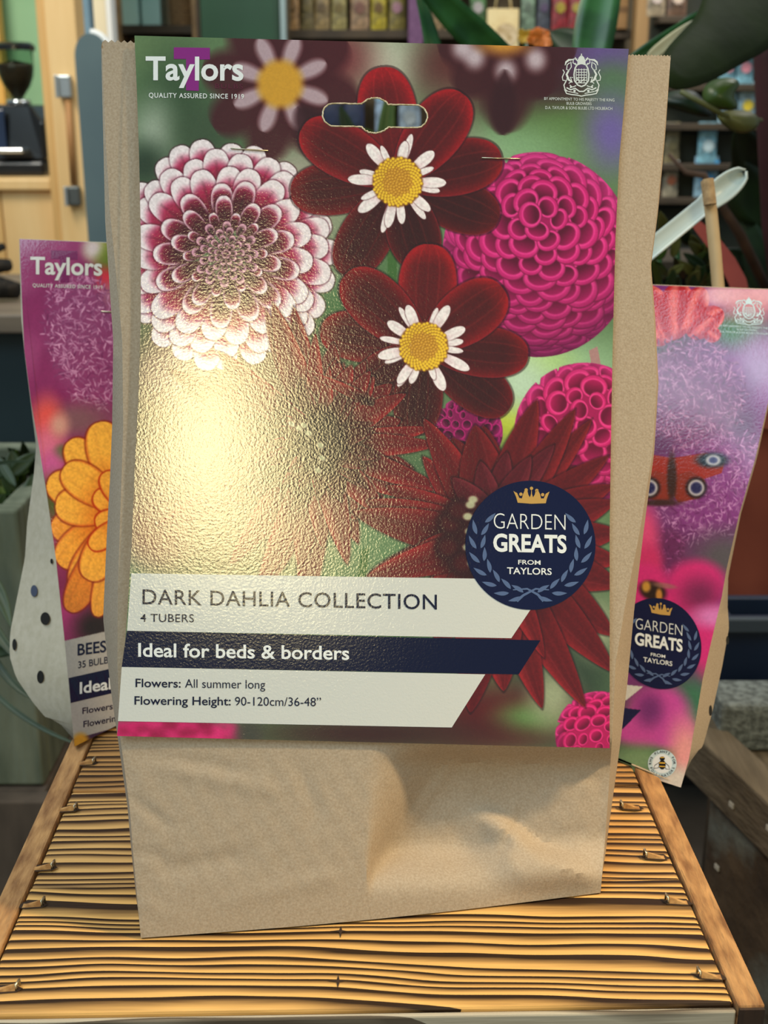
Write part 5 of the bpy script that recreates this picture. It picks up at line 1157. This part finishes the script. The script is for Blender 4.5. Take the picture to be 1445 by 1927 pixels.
# red hoop, bamboo cane, wooden-spoon shaped plant marker
RED = M('red_strap', (140, 48, 42), (158, 60, 50), 14, rough=.45)
def ribbon(pts, w, d, th=.002):
    V, Fc = [], []; n = len(pts)
    for i, (x, y) in enumerate(pts):
        a = np.array(pts[max(i - 1, 0)], float); b = np.array(pts[min(i + 1, n - 1)], float); t = (b - a)/np.linalg.norm(b - a); q = np.array([-t[1], t[0]])*w[i]/2
        for s_, dd in ((1, 0), (-1, 0), (-1, th), (1, th)): V.append(tuple(P(x + s_*q[0], y + s_*q[1], d + dd)))
    for i in range(n - 1):
        for k in range(4): Fc.append((4*i + k, 4*i + (k + 1) % 4, 4*i + 4 + (k + 1) % 4, 4*i + 4 + k))
    Fc.append((0, 3, 2, 1)); Fc.append(tuple(4*n - 4 + k for k in range(4))); return V, Fc
v, f = ribbon([(1295, 405), (1320, 432), (1345, 460), (1370, 495), (1388, 530), (1398, 580), (1400, 680), (1396, 790)], [12, 22, 28, 32, 34, 34, 34, 30], 1.08)
tag(obj('red_strap', v, f, RED, None, smooth=True, sharp=40, loc=tuple(P(1396, 790, 1.08))), 'curved dull red strap behind the bamboo cane', 'strap')
CANE = M('bamboo_cane', (176, 148, 108), (196, 168, 126), 40, stretch=(1, 1, .4), rough=.6); CANEND = M('cane_end', (150, 120, 84), (186, 154, 112), 200, rough=.8)
cn = thing('bamboo_cane', P(1352, 560, .80), 'short pale bamboo cane standing behind the right card', 'cane')
v, f = tube_vf([P(1330, 340, .80), P(1338, 400, .80), P(1346, 480, .80), P(1353, 560, .80), P(1372, 900, .78)], [.0042]*5, 14); obj('cane', v, f, CANE, cn, smooth=True, sharp=50)
v, f = tube_vf([P(1332, 337, .793), P(1336, 385, .7945)], [.0038, .0044], 12); obj('split_end', v, f, CANEND, cn, smooth=True, sharp=50)
SPO = M('pale_plastic', (188, 198, 192), (196, 206, 200), 20, rough=.35)
so = thing('plant_marker', P(1320, 400, .84), 'pale grey spoon-shaped plant marker leaning by the bamboo cane', 'plant marker')
ax0, ax1 = np.array([1195, 492.0]), np.array([1402, 322.0]); L_ = np.linalg.norm(ax1 - ax0); t_ = (ax1 - ax0)/L_; q_ = np.array([-t_[1], t_[0]])
V, Fc = [], []; n = 40
for i in range(n + 1):
    s = i/n; c_ = ax0 + (ax1 - ax0)*s
    hw = 17 if s < .66 else 0
    if s < .62: hw = 16.5 - 2.5*s
    elif s < .70: hw = 15 + (s - .62)/.08*5
    else:
        k = (s - .70)/.30; hw = 21.5*math.sqrt(max(0, 1 - max(0, (k - .35)/.65)**2)) if k > .35 else 20 + 1.5*k/.35
    for j in range(7):
        w_ = -1 + j/3; cup = .005*(1 - w_*w_)*sstep(.66, .8, s) + .0015*(1 - w_*w_); p = c_ + q_*hw*w_
        V.append(tuple(P(p[0], p[1], .83 + cup)))
for i in range(n):
    for j in range(6): a = i*7 + j; Fc.append((a, a + 1, a + 8, a + 7))
o_ = obj('blade', V, Fc, SPO, so, smooth=True); s_ = o_.modifiers.new('thickness', 'SOLIDIFY'); s_.thickness = .0016
ed = [ax0 + (ax1 - ax0)*s + q_*16*1.0 for s in np.linspace(0, .64, 10)]
v, f = tube_vf([P(p[0], p[1], .8295) for p in ed], .0011, 6); obj('raised_rim', v, f, M('pale_plastic_rim', (222, 230, 226), rough=.3), so, smooth=True)
# ------------------------------------------------------------------ right foreground
NAVYP = M('navy_plastic', (20, 32, 52), (26, 40, 62), 8, rough=.45)
z1 = SUPZ + .135; bt = thing('blue_trough', (.50, 1.16, SUPZ), 'dark blue plastic trough in front of the terracotta pot', 'trough')
xa = AtY(1358, 1200, 1.05)[0]
outer = box_vf(xa, xa + .42, 1.05, 1.26, SUPZ + .0006, z1); inner = box_vf(xa + .01, xa + .41, 1.06, 1.25, SUPZ + .01, z1)
box('wall', NAVYP, bt, xa, xa + .42, 1.05, 1.06, SUPZ + .0006, z1); box('wall', NAVYP, bt, xa, xa + .42, 1.10, 1.11, SUPZ + .0006, z1); box('wall', NAVYP, bt, xa, xa + .01, 1.0605, 1.0995, SUPZ + .0006, z1); box('wall', NAVYP, bt, xa + .41, xa + .42, 1.0605, 1.0995, SUPZ + .0006, z1); box('bottom', NAVYP, bt, xa + .0105, xa + .4095, 1.0605, 1.0995, SUPZ + .0006, SUPZ + .01)
box('rim', M('navy_plastic_rim', (62, 70, 78), rough=.5), bt, xa - .006, xa + .426, 1.042, 1.0495, z1 - .012, z1 + .003, .002)
WEA = M('weathered_timber', (62, 52, 40), (96, 84, 68), 30, stretch=(1, 1, 1), rough=.9, bump=.003, bscale=60, lo=.3, hi=.7)
WEAB = M('weathered_beam', (84, 74, 60), (118, 106, 88), 40, stretch=(3, .3, 3), rough=.9, bump=.002, bscale=90, lo=.3, hi=.7)
def patchy(name):
    m = M(name, (58, 46, 36), (94, 78, 60), 26, rough=.9, bump=.003, bscale=70, lo=.3, hi=.7); nt = m.node_tree; N = nt.nodes; L = nt.links
    b = N['Principled BSDF']; src = b.inputs['Base Color'].links[0].from_socket
    n = N.new('ShaderNodeTexNoise'); n.inputs['Scale'].default_value = 11; n.inputs['Detail'].default_value = 7; tc = N.new('ShaderNodeTexCoord'); L.new(tc.outputs['Object'], n.inputs['Vector'])
    r = N.new('ShaderNodeValToRGB'); r.color_ramp.elements[0].position = .50; r.color_ramp.elements[1].position = .62; L.new(n.outputs['Fac'], r.inputs[0])
    mx = N.new('ShaderNodeMix'); mx.data_type = 'RGBA'; L.new(r.outputs[0], mx.inputs[0]); L.new(src, mx.inputs[6]); mx.inputs[7].default_value = rgba((110, 118, 114)); L.new(mx.outputs[2], b.inputs['Base Color'])
    return m
WP = patchy('flaking_grey_paint_timber')
pA, pB = AtZ(1318, 1392, .80), AtZ(1452, 1518, .80)
an = math.atan2(pB[1] - pA[1], pB[0] - pA[0]); LB = np.linalg.norm(pB - pA)
wc = thing('weathered_crate', (pA[0] + .1, pA[1] - .15, 0), 'weathered grey timber crate with flaking paint at the right edge', 'crate')
def wbox(name, mat, s0, s1, o0, o1, z0, z1, par=None, bev=.002):    # s along the near edge, o to the right of it
    dx, dy = math.cos(an), math.sin(an); nx, ny = -dy, dx
    v, f = box_vf(s0, s1, o0, o1, z0, z1); v = [(pA[0] + dx*a + nx*b, pA[1] + dy*a + ny*b, z) for a, b, z in v]; return obj(name, v, f, mat, par or wc, bevel=bev)
wbox('top_rail', WEAB, -.06, .55, 0, .03, .757, .80)
wbox('side_panel', WP, .012, .24, .006, .024, .10, .7565); wbox('side_panel', WP, .243, .50, .006, .024, .10, .7565)
wbox('corner_post', WEA, .02, .06, .0245, .06, 0, .7565); wbox('corner_post', WEA, .45, .49, .0245, .06, 0, .7565)
wbox('far_panel', WEA, .012, .03, .0605, .40, .10, .7565); wbox('top_board', WEAB, -.06, .55, .0305, .40, .765, .780)
for s_, o_, z_ in ((.03, .0045, .70), (.10, -.0012, .78), (.05, -.0012, .77)):
    c_ = (s_, o_); wbox('paint_fleck', M('white_paint_fleck', (196, 192, 182), rough=.8), s_, s_ + .006, o_, o_ + .001, z_, z_ + .004, bev=0)
BR = M('speckled_concrete', (86, 92, 90), (128, 136, 134), 160, rough=.8, bump=.003, bscale=160, lo=.4, hi=.62)
gq = AtZ(1400, 1415, .781); v, f = rot_vf(box_vf(gq[0] - .022, gq[0] + .06, gq[1] - .0, gq[1] + .05, .7812, .823), (gq[0], gq[1]), an + 1.3)
tag(obj('speckled_block', v, f, BR, None, bevel=.004, loc=tuple(gq)), 'grey speckled concrete block resting on the weathered crate', 'block')
# ------------------------------------------------------------------ left foreground
GG = M('grey_green_timber', (84, 92, 76), (120, 126, 108), 16, stretch=(2.5, 2.5, .5), rough=.9, bump=.002, bscale=40, lo=.3, hi=.7); BRN = M('dull_brown_timber', (70, 60, 52), (92, 80, 70), 18, stretch=(2, 2, .6), rough=.9); OCH = M('ochre_clay', (150, 114, 66), (172, 136, 86), 30, rough=.85)
xb1 = AtY(66, 1300, .98)[0]; zt = AtY(40, 960, .98)[2]; zb = AtY(40, 1480, .98)[2]
lbx = thing('timber_block', (xb1 - .1, 1.0, 0), 'dull brown timber box at the lower left beside the crate', 'box')
xa1 = AtY(88, 1540, .955)[0]
box('front_panel', BRN, lbx, xa1 - .055, xa1, .955, .975, .0006, zb - .001, .002); box('front_panel', M('slate_grey_timber', (62, 64, 62), (84, 84, 80), 14, stretch=(2, 2, .5), rough=.9), lbx, xa1 - .40, xa1 - .0575, .955, .975, .0006, zb - .001, .002); box('body', BRN, lbx, xa1 - .395, xa1 - .005, .9755, 1.22, .0006, zb - .0012, .002)
pl_ = thing('grey_planter', (xb1 - .15, 1.05, zb), 'grey-green weathered plank planter behind the left bag', 'planter')
for k in range(3):
    x1 = xb1 - k*.105; box('plank', GG, pl_, x1 - .103, x1, .98, 1.0, zb + .0006, zt - .012*k, .003)
box('plank', GG, pl_, xb1 - .3, xb1 - .28, 1.0005, 1.19, zb + .0006, zt, .003); box('plank', GG, pl_, xb1 - .02, xb1, 1.0005, 1.19, zb + .0006, zt, .003); box('plank', GG, pl_, xb1 - .3, xb1, 1.1905, 1.21, zb + .0006, zt, .003)
box('soil', SOIL, pl_, xb1 - .2795, xb1 - .0205, 1.0005, 1.19, zt - .05, zt - .03, 0)
oc = thing('clay_pot', AtY(95, 1430, 1.30)*[1, 1, 0] + np.array([.03, 0, zb]), 'ochre clay pot glimpsed between the planter and the crate', 'pot')
c_ = base_of(oc); box('pedestal', BRN, None, c_[0] - .05, c_[0] + .09, 1.24, 1.38, 0, zb - .0006); tag(bpy.data.objects['pedestal'], 'plain brown wooden pedestal under the ochre clay pot', 'pedestal')
v, f = lathe_vf((c_[0] + .0, 1.31, zb), [(0, .0004), (.045, .0004), (.060, .12), (.065, .12), (.065, .15), (.057, .15), (.05, .02), (0, .02)], 28); obj('pot', v, f, OCH, oc, smooth=True, sharp=40)
v, f = lathe_vf((c_[0], 1.31, zb), [(0, .130), (.054, .129)], 20); obj('soil', v, f, SOIL, oc, smooth=True)
gp = thing('green_shrub', (xb1 - .1, 1.1, zt - .03), 'dark green leafy shrub growing in the grey planter', 'shrub')
for i in range(46):
    bx, by = rnd.uniform(-40, 70), rnd.uniform(880, 985); an_ = rnd.uniform(-2.9, -.2); L_ = rnd.uniform(30, 75); lf(gp, (bx, by, 1.12 + rnd.uniform(-.03, .05)), (bx + L_*math.cos(an_), by + L_*math.sin(an_), 1.1), rnd.uniform(18, 34), rnd.choice([LDG, LDG, LMD, LDG]), fold=.3, n=7)
for x in (-20, 10, 40):
    v, f = tube_vf([P(x, 910, 1.13), P(x - 4, 960, 1.13), P(x - 8, 1010, 1.13)], .003, 6); obj('stem', v, f, LGR, gp, smooth=True)
gs = thing('grassy_plant', P(-30, 1180, .93), 'trailing plant with long narrow green blades at the left edge', 'plant')
for b, t, w, c in (((-40, 1190, .93), (66, 1316, .9), 16, (10, 1290, .92)), ((-40, 1270, .93), (150, 1402, .9), 11, (30, 1360, .91)), ((-50, 1070, .93), (20, 1180, .9), 30, (0, 1090, .92)), ((-50, 1210, .93), (62, 1190, .9), 24, (10, 1250, .92)), ((-40, 880, .98), (64, 868, .95), 7, (10, 866, .96)), ((-40, 1140, .93), (40, 1250, .9), 22, (-10, 1190, .92))): lf(gs, b, t, w, BLADE, ctrl=c, fold=.4, a=.3, e=.6, n=14)
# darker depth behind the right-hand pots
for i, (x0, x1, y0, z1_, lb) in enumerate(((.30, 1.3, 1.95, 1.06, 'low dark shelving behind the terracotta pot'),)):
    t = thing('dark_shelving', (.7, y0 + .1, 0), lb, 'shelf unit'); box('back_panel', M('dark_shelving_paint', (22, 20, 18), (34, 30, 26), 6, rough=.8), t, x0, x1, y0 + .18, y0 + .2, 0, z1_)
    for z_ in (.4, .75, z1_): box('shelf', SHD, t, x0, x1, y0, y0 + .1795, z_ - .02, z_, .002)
